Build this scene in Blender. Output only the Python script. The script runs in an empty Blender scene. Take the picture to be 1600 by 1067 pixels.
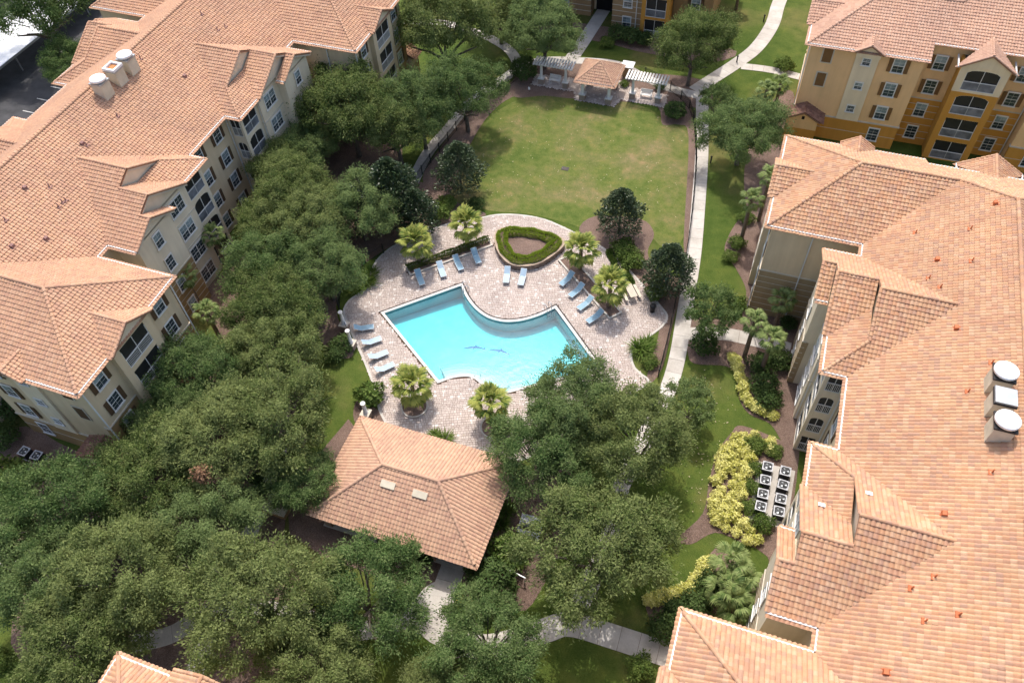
import bpy, bmesh, math, random
import numpy as np
from mathutils import Vector, Matrix, Quaternion
R = math.radians
SC = bpy.context.scene
COL = SC.collection
# ---------------------------------------------------------------- camera, sky, sun, exposure
cam_d = bpy.data.cameras.new('camera')
cam_d.sensor_width = 36.0; cam_d.lens = 36.0*1250/1600
cam_d.clip_start = 1.0; cam_d.clip_end = 3000
cam = bpy.data.objects.new('camera', cam_d); COL.objects.link(cam)
cr = ((0.943011,-0.236668,0.233921),(0.330234,0.752088,-0.570359),(-0.040944,0.615103,0.787383))
cam.matrix_world = Matrix(((cr[0][0],cr[0][1],cr[0][2],0),(cr[1][0],cr[1][1],cr[1][2],0),(cr[2][0],cr[2][1],cr[2][2],62.0),(0,0,0,1)))
SC.camera = cam
SUN = Vector((-0.20, 0.50, 1.0)).normalized()
w = bpy.data.worlds.new('World'); SC.world = w; w.use_nodes = True
wn = w.node_tree.nodes; wn.clear()
sky = wn.new('ShaderNodeTexSky'); sky.sky_type = 'NISHITA'; sky.sun_disc = False
sky.sun_elevation = math.asin(SUN.z); sky.sun_rotation = math.atan2(SUN.x, SUN.y); sky.air_density = 1.0; sky.dust_density = 4.0; sky.ozone_density = 0.6
bg = wn.new('ShaderNodeBackground'); bg.inputs[1].default_value = 0.15
wo = wn.new('ShaderNodeOutputWorld')
w.node_tree.links.new(sky.outputs[0], bg.inputs[0]); w.node_tree.links.new(bg.outputs[0], wo.inputs[0])
sd = bpy.data.lights.new('sun', 'SUN'); sd.energy = 2.05; sd.angle = R(0.6); sd.color = (1.0, 0.955, 0.89)
sun = bpy.data.objects.new('sun', sd); COL.objects.link(sun); sun.rotation_euler = SUN.to_track_quat('Z', 'Y').to_euler(); sun.location = (0, 0, 90)
SC.view_settings.view_transform = 'Standard'; SC.view_settings.look = 'None'; SC.view_settings.gamma = 1.0
SC.view_settings.exposure = 0.74
SC.cycles.max_bounces = 5; SC.cycles.diffuse_bounces = 2; SC.cycles.use_adaptive_sampling = True; SC.cycles.adaptive_threshold = .02; SC.cycles.glossy_bounces = 2; SC.cycles.transmission_bounces = 3; SC.cycles.transparent_max_bounces = 16; SC.cycles.caustics_reflective = False; SC.cycles.caustics_refractive = False

# ---------------------------------------------------------------- materials
MATS = {}
def new_mat(name):
    m = bpy.data.materials.new(name); m.use_nodes = True
    nt = m.node_tree; b = nt.nodes['Principled BSDF']; MATS[name] = m
    return m, nt, b
def nd(nt, typ, **kw):
    n = nt.nodes.new(typ)
    for k, v in kw.items():
        if k in n.inputs: n.inputs[k].default_value = v
        else: setattr(n, k, v)
    return n
def ramp(nt, stops, fac):
    r = nt.nodes.new('ShaderNodeValToRGB'); e = r.color_ramp.elements
    while len(e) < len(stops): e.new(0.5)
    for i, (p, c) in enumerate(stops): e[i].position = p; e[i].color = (*c, 1)
    nt.links.new(fac, r.inputs[0]); return r
def mixc(nt, a, b, f, mode='MIX'):
    n = nt.nodes.new('ShaderNodeMix'); n.data_type = 'RGBA'; n.blend_type = mode
    for v, i in ((f, 0), (a, 6), (b, 7)):
        if hasattr(v, 'links') or isinstance(v, bpy.types.NodeSocket): nt.links.new(v, n.inputs[i])
        else: n.inputs[i].default_value = v if i == 0 else (*v, 1)
    return n.outputs[2]
def noise(nt, scale, detail=4, rough=.55, coord='Object'):
    tc = nt.nodes.new('ShaderNodeTexCoord'); n = nd(nt, 'ShaderNodeTexNoise', Scale=scale, Detail=detail, Roughness=rough)
    nt.links.new(tc.outputs[coord], n.inputs['Vector']); return n.outputs['Fac']
def gnoise(nt, scale, detail=4, rough=.55, stretch=None):
    g = nt.nodes.new('ShaderNodeNewGeometry'); n = nd(nt, 'ShaderNodeTexNoise', Scale=scale, Detail=detail, Roughness=rough)
    if stretch:
        mp = nt.nodes.new('ShaderNodeMapping'); mp.inputs['Scale'].default_value = stretch
        nt.links.new(g.outputs['Position'], mp.inputs[0]); nt.links.new(mp.outputs[0], n.inputs['Vector'])
    else: nt.links.new(g.outputs['Position'], n.inputs['Vector'])
    return n.outputs['Fac']
def bump(nt, b, h, strength=.3, dist=.05):
    bp = nd(nt, 'ShaderNodeBump', Strength=strength, Distance=dist); nt.links.new(h, bp.inputs['Height']); nt.links.new(bp.outputs[0], b.inputs['Normal'])
def plain(name, c, rough=.7, var=.12, scale=1.2, spec=.3, metal=0., bmp=0.):
    m, nt, b = new_mat(name)
    f = gnoise(nt, scale, 5, .6)
    r = ramp(nt, [(.3, tuple(x*(1-var) for x in c)), (.7, tuple(min(1, x*(1+var)) for x in c))], f)
    nt.links.new(r.outputs[0], b.inputs['Base Color'])
    b.inputs['Roughness'].default_value = rough; b.inputs['Specular IOR Level'].default_value = spec; b.inputs['Metallic'].default_value = metal
    if bmp: bump(nt, b, gnoise(nt, 30, 3), bmp, .02)
    return m
def stucco(name, c):
    m, nt, b = new_mat(name)
    big = gnoise(nt, .35, 4, .6); streak = gnoise(nt, 1.0, 5, .65, (1.6, 1.6, .12))
    r = ramp(nt, [(.3, tuple(x*.93 for x in c)), (.7, tuple(x*1.05 for x in c))], big)
    r2 = ramp(nt, [(.32, (.84, .82, .80)), (.62, (1, 1, 1))], streak)
    o = mixc(nt, r.outputs[0], r2.outputs[0], .55, 'MULTIPLY'); nt.links.new(o, b.inputs['Base Color'])
    b.inputs['Roughness'].default_value = .9; b.inputs['Specular IOR Level'].default_value = .2
    bump(nt, b, gnoise(nt, 22, 3), .25, .02)
def tile_mat(name, cols, tone):
    m, nt, b = new_mat(name)
    g = nt.nodes.new('ShaderNodeNewGeometry'); oi = nt.nodes.new('ShaderNodeObjectInfo')
    sm = nd(nt, 'ShaderNodeMath', operation='ADD'); nt.links.new(g.outputs['Random Per Island'], sm.inputs[0]); nt.links.new(oi.outputs['Random'], sm.inputs[1])
    fc = nd(nt, 'ShaderNodeMath', operation='FRACT'); nt.links.new(sm.outputs[0], fc.inputs[0])
    n = len(cols); r = ramp(nt, [(i/n, c) for i, c in enumerate(cols)], fc.outputs[0]); r.color_ramp.interpolation = 'CONSTANT'
    f = gnoise(nt, .22, 4, .6); r2 = ramp(nt, [(.3, (.86, .84, .85)), (.72, (1.08, 1.04, 1.0))], f)
    o = mixc(nt, r.outputs[0], r2.outputs[0], 1.0, 'MULTIPLY')
    f2 = gnoise(nt, 9, 4, .65); r3 = ramp(nt, [(.3, (.86, .85, .84)), (.7, (1.05, 1.05, 1.05))], f2)
    o = mixc(nt, o, r3.outputs[0], .8, 'MULTIPLY')
    f3 = gnoise(nt, .7, 6, .7); r4 = ramp(nt, [(.55, (1, 1, 1)), (.76, tone)], f3)
    o = mixc(nt, o, r4.outputs[0], .95, 'MULTIPLY')
    nt.links.new(o, b.inputs['Base Color']); b.inputs['Roughness'].default_value = .82; b.inputs['Specular IOR Level'].default_value = .25
tile_mat('tile_peach', [(0.551,0.339,0.220),(0.571,0.357,0.233),(0.527,0.318,0.207),(0.566,0.345,0.216),(0.586,0.373,0.248),(0.541,0.325,0.216),(0.510,0.307,0.207),(0.561,0.347,0.222)], (.84,.80,.82))
tile_mat('tile_mixed', [(0.529,0.322,0.196),(0.559,0.355,0.222),(0.485,0.280,0.176),(0.535,0.304,0.176),(0.577,0.379,0.244),(0.462,0.286,0.196),(0.548,0.338,0.202),(0.506,0.294,0.189),(0.559,0.349,0.208)], (.86,.82,.82))
tile_mat('tile_small', [(0.545,0.352,0.239),(0.572,0.375,0.254),(0.515,0.324,0.223),(0.555,0.359,0.244),(0.495,0.308,0.217)], (.80,.76,.76))
tile_mat('tile_far', [(0.561,0.358,0.255),(0.592,0.382,0.276),(0.530,0.332,0.241),(0.576,0.369,0.261),(0.602,0.398,0.290)], (.84,.80,.82))
tile_mat('tile_brown', [(.23,.12,.085),(.27,.15,.10),(.20,.105,.08),(.30,.17,.12)], (.8,.8,.8))
plain('deck_board', (.33,.18,.11), .9)
stucco('stucco_beige', (.70,.555,.365)); stucco('stucco_pale', (.77,.66,.49)); stucco('stucco_brown', (.36,.235,.11)); stucco('stucco_olive', (.40,.29,.16))
stucco('stucco_peach', (.84,.55,.28)); stucco('stucco_cream', (.80,.67,.46)); stucco('stucco_ochre', (.60,.295,.06)); stucco('stucco_tan', (.36,.24,.13))
plain('trim_white', (.72,.70,.66), .55, .06); plain('trim_band', (.58,.52,.42), .7, .06); plain('gutter', (.70,.69,.66), .4, .06)
plain('shutter', (.20,.105,.040), .6, .12); plain('shutter_dark', (.11,.065,.035), .6, .12); plain('vent_purple', (.27,.15,.13), .8); plain('vent_red', (.50,.15,.06), .7)
plain('stack_beige', (.62,.55,.42), .8); plain('metal_white', (.86,.86,.86), .35, .03); plain('metal_grey', (.42,.45,.47), .4, .1, metal=.6); plain('metal_dark', (.03,.03,.032), .5, .2)
plain('ac_grey', (.085,.087,.09), .6, .2); plain('fence_black', (.012,.014,.013), .5, .1); plain('rust', (.45,.19,.07), .8, .4, 6)
plain('column_white', (.78,.77,.74), .5, .05); plain('cap_cream', (.60,.53,.43), .7, .08); plain('coping', (.62,.59,.55), .7, .06); plain('drain_dark', (.07,.06,.055), .8, .3); plain('cap_tan', (.40,.31,.235), .8, .15)
plain('sling_blue', (.26,.40,.49), .7, .08); plain('frame_white', (.72,.73,.74), .4, .05); plain('sling_pale', (.40,.52,.62), .7, .08)
plain('asphalt', (.065,.065,.068), .9, .3, .6); plain('trash_black', (.015,.015,.016), .4, .2); plain('bronze', (.10,.075,.055), .5, .2)
plain('litter', (.50,.42,.28), .9, .3, 5); plain('soil', (.10,.06,.045), .95, .4, 3); plain('grey_pvc', (.50,.51,.53), .5, .1)
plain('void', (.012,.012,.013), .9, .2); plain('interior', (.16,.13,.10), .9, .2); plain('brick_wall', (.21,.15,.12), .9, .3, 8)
def glass(name, c, rough=.08):
    m, nt, b = new_mat(name)
    f = gnoise(nt, .9, 2); r = ramp(nt, [(.35, tuple(x*.6 for x in c)), (.65, tuple(x*1.3 for x in c))], f)
    nt.links.new(r.outputs[0], b.inputs['Base Color']); b.inputs['Roughness'].default_value = rough; b.inputs['Specular IOR Level'].default_value = .6
glass('glass_dark', (.045,.06,.068)); glass('glass_blind', (.24,.30,.315), .2); glass('screen', (.012,.012,.013), .6); glass('kick_panel', (.20,.21,.235), .7)
m, nt, b = new_mat('bark'); f = gnoise(nt, 6, 5, .7, (1, 1, .3)); r = ramp(nt, [(.3, (.07,.055,.042)), (.7, (.20,.17,.14))], f); nt.links.new(r.outputs[0], b.inputs['Base Color']); b.inputs['Roughness'].default_value = .95; bump(nt, b, f, .6, .05)
m, nt, b = new_mat('palm_bark'); f = gnoise(nt, 5, 4, .6, (1, 1, 2.5)); r = ramp(nt, [(.3, (.09,.06,.04)), (.7, (.24,.18,.13))], f); nt.links.new(r.outputs[0], b.inputs['Base Color']); b.inputs['Roughness'].default_value = .95; bump(nt, b, f, .7, .05)
def leaf_mat(name, dark, mid, light, trans=.3, rough=.7, clump=.7, spec=.06, weights=(.30,.52,.74)):
    m, nt, b = new_mat(name)
    g = nt.nodes.new('ShaderNodeNewGeometry'); oi = nt.nodes.new('ShaderNodeObjectInfo')
    f = gnoise(nt, clump, 3, .6)
    a1 = nd(nt, 'ShaderNodeMath', operation='MULTIPLY'); nt.links.new(g.outputs['Random Per Island'], a1.inputs[0]); a1.inputs[1].default_value = .38
    a2 = nd(nt, 'ShaderNodeMath', operation='MULTIPLY_ADD'); nt.links.new(f, a2.inputs[0]); a2.inputs[1].default_value = .75; nt.links.new(a1.outputs[0], a2.inputs[2])
    a3 = nd(nt, 'ShaderNodeMath', operation='MULTIPLY_ADD'); nt.links.new(oi.outputs['Random'], a3.inputs[0]); a3.inputs[1].default_value = .24; nt.links.new(a2.outputs[0], a3.inputs[2])
    r = ramp(nt, list(zip(weights, (dark, mid, light))), a3.outputs[0])
    nt.links.new(r.outputs[0], b.inputs['Base Color']); b.inputs['Roughness'].default_value = rough; b.inputs['Specular IOR Level'].default_value = spec
    tr = nt.nodes.new('ShaderNodeBsdfTranslucent'); nt.links.new(r.outputs[0], tr.inputs[0])
    mx = nd(nt, 'ShaderNodeMixShader'); mx.inputs[0].default_value = trans
    out = nt.nodes['Material Output']; nt.links.new(b.outputs[0], mx.inputs[1]); nt.links.new(tr.outputs[0], mx.inputs[2]); nt.links.new(mx.outputs[0], out.inputs[0])
leaf_mat('leaf_oak', (.056,.094,.027), (.132,.184,.052), (.250,.292,.108), .40)
leaf_mat('leaf_oak_cool', (.048,.094,.029), (.108,.178,.054), (.205,.270,.102), .40)
leaf_mat('leaf_dry', (.18,.09,.05), (.26,.14,.08), (.34,.20,.12))
leaf_mat('leaf_magnolia', (.022,.042,.017), (.042,.074,.030), (.085,.118,.055), .15, .32, 1.2, .45)
leaf_mat('leaf_bush', (.045,.082,.018), (.085,.14,.030), (.15,.205,.05), .25, .5, 2.0)
leaf_mat('leaf_dark', (.030,.056,.018), (.052,.090,.026), (.09,.135,.042), .2, .5, 2.0)
leaf_mat('leaf_hedge', (.13,.20,.018), (.23,.32,.030), (.33,.42,.055), .3, .5, 2.5)
leaf_mat('leaf_yellow', (.22,.26,.04), (.58,.565,.12), (.82,.79,.32), .3, .5, 2.5)
leaf_mat('leaf_palm', (.048,.095,.018), (.130,.195,.038), (.37,.39,.095), .3, .5, 1.5, .15)
leaf_mat('leaf_sabal', (.05,.095,.025), (.12,.18,.05), (.25,.31,.11), .25, .5, 1.5, .15)
leaf_mat('leaf_strap', (.035,.075,.012), (.075,.135,.022), (.15,.21,.05), .3, .45, 2)
# grass
m, nt, b = new_mat('grass')
f1 = gnoise(nt, .085, 4, .6); f2 = gnoise(nt, .7, 6, .7); f3 = gnoise(nt, 8, 5, .75)
r1 = ramp(nt, [(.36, (.058,.094,.017)), (.52, (.083,.116,.024)), (.68, (.145,.138,.05))], f1)
r2 = ramp(nt, [(.30, (.62,.74,.55)), (.50, (1,1,1)), (.72, (1.45,1.22,1.25))], f2)
r3 = ramp(nt, [(.28, (.62,.66,.55)), (.72, (1.30,1.25,1.25))], f3)
o = mixc(nt, r1.outputs[0], r2.outputs[0], .85, 'MULTIPLY'); o = mixc(nt, o, r3.outputs[0], .9, 'MULTIPLY'); nt.links.new(o, b.inputs['Base Color'])
b.inputs['Roughness'].default_value = .95; b.inputs['Specular IOR Level'].default_value = .15; bump(nt, b, f3, .8, .06)
m, nt, b = new_mat('grass_worn')
f1 = gnoise(nt, .13, 5, .65); f2 = gnoise(nt, .9, 6, .75); f3 = gnoise(nt, 8, 5, .75)
r1 = ramp(nt, [(.32, (.082,.120,.026)), (.46, (.115,.142,.036)), (.58, (.158,.155,.060)), (.74, (.225,.182,.10))], f1)
r2 = ramp(nt, [(.30, (.60,.76,.52)), (.50, (1,1,1)), (.68, (1.55,1.2,1.4))], f2)
r3 = ramp(nt, [(.28, (.66,.70,.60)), (.72, (1.30,1.25,1.25))], f3)
o = mixc(nt, r1.outputs[0], r2.outputs[0], .9, 'MULTIPLY'); o = mixc(nt, o, r3.outputs[0], .9, 'MULTIPLY'); nt.links.new(o, b.inputs['Base Color'])
b.inputs['Roughness'].default_value = .95; b.inputs['Specular IOR Level'].default_value = .15; bump(nt, b, f3, .8, .06)
m, nt, b = new_mat('mulch')
f1 = gnoise(nt, 12, 5, .8); f2 = gnoise(nt, .5, 5, .65)
r1 = ramp(nt, [(.28, (.080,.052,.040)), (.50, (.185,.125,.098)), (.74, (.38,.285,.235))], f1); r2 = ramp(nt, [(.3, (.72,.68,.66)), (.7, (1.15,1.12,1.1))], f2)
o = mixc(nt, r1.outputs[0], r2.outputs[0], .9, 'MULTIPLY'); nt.links.new(o, b.inputs['Base Color']); b.inputs['Roughness'].default_value = .95; bump(nt, b, f1, 1.0, .08)
m, nt, b = new_mat('concrete')
f1 = gnoise(nt, .6, 6, .7); f2 = gnoise(nt, 14, 4, .7); oi = nt.nodes.new('ShaderNodeObjectInfo')
r1 = ramp(nt, [(.28, (.39,.355,.31)), (.5, (.52,.485,.435)), (.75, (.61,.575,.53))], f1); r2 = ramp(nt, [(.3, (.88,.88,.88)), (.7, (1.06,1.06,1.06))], f2); r3 = ramp(nt, [(0, (.88,.87,.86)), (1, (1.06,1.06,1.06))], oi.outputs['Random'])
o = mixc(nt, r1.outputs[0], r2.outputs[0], .9, 'MULTIPLY'); o = mixc(nt, o, r3.outputs[0], 1.0, 'MULTIPLY'); nt.links.new(o, b.inputs['Base Color']); b.inputs['Roughness'].default_value = .9; bump(nt, b, f2, .2, .01)
m, nt, b = new_mat('paver'); g = nt.nodes.new('ShaderNodeNewGeometry')
r1 = ramp(nt, [(0, (.48,.405,.355)), (.16, (.52,.445,.395)), (.34, (.56,.485,.435)), (.50, (.50,.425,.375)), (.64, (.59,.52,.465)), (.76, (.535,.46,.41)), (.93, (.70,.65,.60))], g.outputs['Random Per Island']); r1.color_ramp.interpolation = 'CONSTANT'
f1 = gnoise(nt, .35, 6, .7); r2 = ramp(nt, [(.28, (.78,.76,.76)), (.70, (1.08,1.06,1.05))], f1); f2 = gnoise(nt, 10, 4, .7); r3 = ramp(nt, [(.3, (.85,.85,.85)), (.7, (1.1,1.1,1.1))], f2)
o = mixc(nt, r1.outputs[0], r2.outputs[0], .9, 'MULTIPLY'); o = mixc(nt, o, r3.outputs[0], .8, 'MULTIPLY'); nt.links.new(o, b.inputs['Base Color']); b.inputs['Roughness'].default_value = .9
m, nt, b = new_mat('stone'); g = nt.nodes.new('ShaderNodeNewGeometry')
r1 = ramp(nt, [(0, (.17,.125,.10)), (.25, (.28,.21,.165)), (.5, (.36,.28,.22)), (.75, (.22,.17,.14))], g.outputs['Random Per Island']); r1.color_ramp.interpolation = 'CONSTANT'
f2 = gnoise(nt, 9, 4, .7); r3 = ramp(nt, [(.3, (.75,.75,.75)), (.7, (1.15,1.15,1.15))], f2); o = mixc(nt, r1.outputs[0], r3.outputs[0], .9, 'MULTIPLY'); nt.links.new(o, b.inputs['Base Color']); b.inputs['Roughness'].default_value = .9
# pool plaster and water
m, nt, b = new_mat('plaster'); f = gnoise(nt, .55, 5, .65); f2 = gnoise(nt, 3, 4, .6)
r = ramp(nt, [(.3, (.40,.72,.735)), (.55, (.50,.79,.80)), (.75, (.61,.85,.855))], f); r2 = ramp(nt, [(.35, (.90,.94,.95)), (.7, (1.04,1.03,1.03))], f2)
o = mixc(nt, r.outputs[0], r2.outputs[0], .8, 'MULTIPLY'); nt.links.new(o, b.inputs['Base Color']); b.inputs['Roughness'].default_value = .9
m, nt, b = new_mat('plaster_wall'); b.inputs['Base Color'].default_value = (.24,.62,.66,1); b.inputs['Roughness'].default_value = .7
m, nt, b = new_mat('plaster_step'); b.inputs['Base Color'].default_value = (.40,.62,.635,1); b.inputs['Roughness'].default_value = .9
m, nt, b = new_mat('pool_blue'); b.inputs['Base Color'].default_value = (.02,.14,.36,1); b.inputs['Roughness'].default_value = .6
m, nt, b = new_mat('tile_line'); b.inputs['Base Color'].default_value = (.05,.20,.24,1); b.inputs['Roughness'].default_value = .3
m, nt, b = new_mat('water'); out = nt.nodes['Material Output']
tr = nt.nodes.new('ShaderNodeBsdfTransparent'); tr.inputs[0].default_value = (.94,.985,.99,1)
gl = nt.nodes.new('ShaderNodeBsdfGlossy'); gl.inputs['Roughness'].default_value = .2
fr = nd(nt, 'ShaderNodeFresnel', IOR=1.33); wv = gnoise(nt, 1.6, 3, .5); bp = nd(nt, 'ShaderNodeBump', Strength=.12, Distance=.1); nt.links.new(wv, bp.inputs['Height'])
nt.links.new(bp.outputs[0], fr.inputs['Normal']); nt.links.new(bp.outputs[0], gl.inputs['Normal'])
mx = nt.nodes.new('ShaderNodeMixShader'); nt.links.new(fr.outputs[0], mx.inputs[0]); nt.links.new(tr.outputs[0], mx.inputs[1]); nt.links.new(gl.outputs[0], mx.inputs[2]); nt.links.new(mx.outputs[0], out.inputs[0])
va = nt.nodes.new('ShaderNodeVolumeAbsorption'); va.inputs['Color'].default_value = (.06,.90,.955,1); va.inputs['Density'].default_value = .60; nt.links.new(va.outputs[0], out.inputs['Volume'])

# ---------------------------------------------------------------- mesh helpers
def tag(o, label=None, cat=None, group=None, kind=None):
    if label: o['label'] = label
    if cat: o['category'] = cat
    if group: o['group'] = group
    if kind: o['kind'] = kind
    return o
def empty(name, loc, rz=0.):
    o = bpy.data.objects.new(name, None); COL.objects.link(o); o.location = loc; o.rotation_euler = (0, 0, rz); o.empty_display_size = .5
    return o
def link(name, me, parent=None, loc=(0, 0, 0), rot=(0, 0, 0), scale=None):
    o = bpy.data.objects.new(name, me); COL.objects.link(o); o.parent = parent; o.location = loc; o.rotation_euler = rot
    if scale: o.scale = scale
    return o
def np_mesh(name, V, F, mat, smooth=False):
    me = bpy.data.meshes.new(name); V = np.asarray(V, np.float32); F = np.asarray(F, np.int32); k = F.shape[1]
    me.vertices.add(len(V)); me.vertices.foreach_set('co', V.ravel())
    me.loops.add(F.size); me.loops.foreach_set('vertex_index', F.ravel())
    me.polygons.add(len(F)); me.polygons.foreach_set('loop_start', np.arange(len(F), dtype=np.int32)*k); me.polygons.foreach_set('loop_total', np.full(len(F), k, np.int32))
    me.polygons.foreach_set('use_smooth', np.full(len(F), smooth, bool))
    me.update(calc_edges=True); me.materials.append(MATS[mat]); return me
class MB:
    def __init__(s): s.v = []; s.f = []; s.sm = []
    def add(s, vs, fs, smooth=False):
        o = len(s.v); s.v += [tuple(p) for p in vs]; s.f += [tuple(i+o for i in f) for f in fs]; s.sm += [smooth]*len(fs); return s
    def box(s, x0, x1, y0, y1, z0, z1, M=None):
        vs = [(x0,y0,z0),(x1,y0,z0),(x1,y1,z0),(x0,y1,z0),(x0,y0,z1),(x1,y0,z1),(x1,y1,z1),(x0,y1,z1)]
        if M is not None: vs = [M @ Vector(p) for p in vs]
        return s.add(vs, [(0,3,2,1),(4,5,6,7),(0,1,5,4),(1,2,6,5),(2,3,7,6),(3,0,4,7)])
    def prism(s, poly, z0, z1):
        n = len(poly); vs = [(p[0], p[1], z0) for p in poly]+[(p[0], p[1], z1) for p in poly]
        return s.add(vs, [tuple(range(n))[::-1], tuple(range(n, 2*n))]+[(i, (i+1) % n, n+(i+1) % n, n+i) for i in range(n)])
    def slab(s, poly, d):           # 3D polygon extruded by vector d
        n = len(poly); d = Vector(d); vs = [Vector(p) for p in poly]+[Vector(p)+d for p in poly]
        return s.add(vs, [tuple(range(n))[::-1], tuple(range(n, 2*n))]+[(i, (i+1) % n, n+(i+1) % n, n+i) for i in range(n)])
    def tube(s, pts, rad, n=6, cap=True):
        pts = [Vector(p) for p in pts]; m = len(pts); rad = rad if isinstance(rad, (list, tuple)) else [rad]*m
        vs = []; fs = []
        for i, p in enumerate(pts):
            t = (pts[min(i+1, m-1)]-pts[max(i-1, 0)]).normalized(); a = t.cross(Vector((0, 0, 1)) if abs(t.z) < .9 else Vector((1, 0, 0))).normalized(); b2 = t.cross(a)
            for k in range(n):
                an = 2*math.pi*k/n; vs.append(p+(a*math.cos(an)+b2*math.sin(an))*rad[i])
        for i in range(m-1):
            for k in range(n): fs.append((i*n+k, i*n+(k+1) % n, (i+1)*n+(k+1) % n, (i+1)*n+k))
        if cap: fs += [tuple(range(n))[::-1], tuple(range((m-1)*n, m*n))]
        return s.add(vs, fs, n > 5)
    def lathe(s, prof, c=(0, 0, 0), n=16, smooth=True):
        vs = []; fs = []
        for r, z in prof:
            for k in range(n): a = 2*math.pi*k/n; vs.append((c[0]+r*math.cos(a), c[1]+r*math.sin(a), c[2]+z))
        for i in range(len(prof)-1):
            for k in range(n): fs.append((i*n+k, i*n+(k+1) % n, (i+1)*n+(k+1) % n, (i+1)*n+k))
        s.add(vs, fs, smooth); o = [tuple(range(n))[::-1], tuple(range((len(prof)-1)*n, len(prof)*n))]
        return s.add(vs, o)
    def mesh(s, name, mat):
        me = bpy.data.meshes.new(name); me.from_pydata(s.v, [], s.f); me.materials.append(MATS[mat])
        me.polygons.foreach_set('use_smooth', s.sm); me.update(); return me
    def build(s, name, mat, parent=None, loc=(0, 0, 0), rot=(0, 0, 0)): return link(name, s.mesh(name, mat), parent, loc, rot)
def inpoly(x, y, poly):
    x = np.asarray(x); y = np.asarray(y); c = np.zeros(x.shape, bool); n = len(poly)
    for i in range(n):
        x0, y0 = poly[i]; x1, y1 = poly[(i+1) % n]
        if y0 == y1: continue
        c ^= ((y0 > y) != (y1 > y)) & (x < (x1-x0)*(y-y0)/(y1-y0)+x0)
    return c
def smooth_poly(pts, closed=True, n=5):
    out = []; m = len(pts); P2 = [Vector((*p[:2], 0)) for p in pts]
    for i in range(m if closed else m-1):
        g = (lambda k: P2[k % m]) if closed else (lambda k: P2[min(max(k, 0), m-1)])
        p0, p1, p2, p3 = g(i-1), g(i), g(i+1), g(i+2)
        for k in range(n):
            t = k/n; q = .5*((2*p1)+(p2-p0)*t+(2*p0-5*p1+4*p2-p3)*t*t+(3*p1-p0-3*p2+p3)*t**3); out.append((q.x, q.y))
    if not closed: out.append(tuple(pts[-1][:2]))
    return out
def sheet(name, poly, z, mat, parent=None, th=.03):
    me = bpy.data.meshes.new(name); bm = bmesh.new(); vs = [bm.verts.new((p[0], p[1], z)) for p in poly]; f = bm.faces.new(vs)
    bmesh.ops.recalc_face_normals(bm, faces=[f])
    if f.normal.z < 0: f.normal_flip()
    r = bmesh.ops.extrude_face_region(bm, geom=[f]); bmesh.ops.translate(bm, verts=[v for v in r['geom'] if isinstance(v, bmesh.types.BMVert)], vec=(0, 0, 0))
    for v in vs: v.co.z = z-th
    bmesh.ops.recalc_face_normals(bm, faces=bm.faces[:]); bmesh.ops.triangulate(bm, faces=[x for x in bm.faces if len(x.verts) > 4])
    bm.to_mesh(me); bm.free(); me.materials.append(MATS[mat]); return link(name, me, parent)

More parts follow.
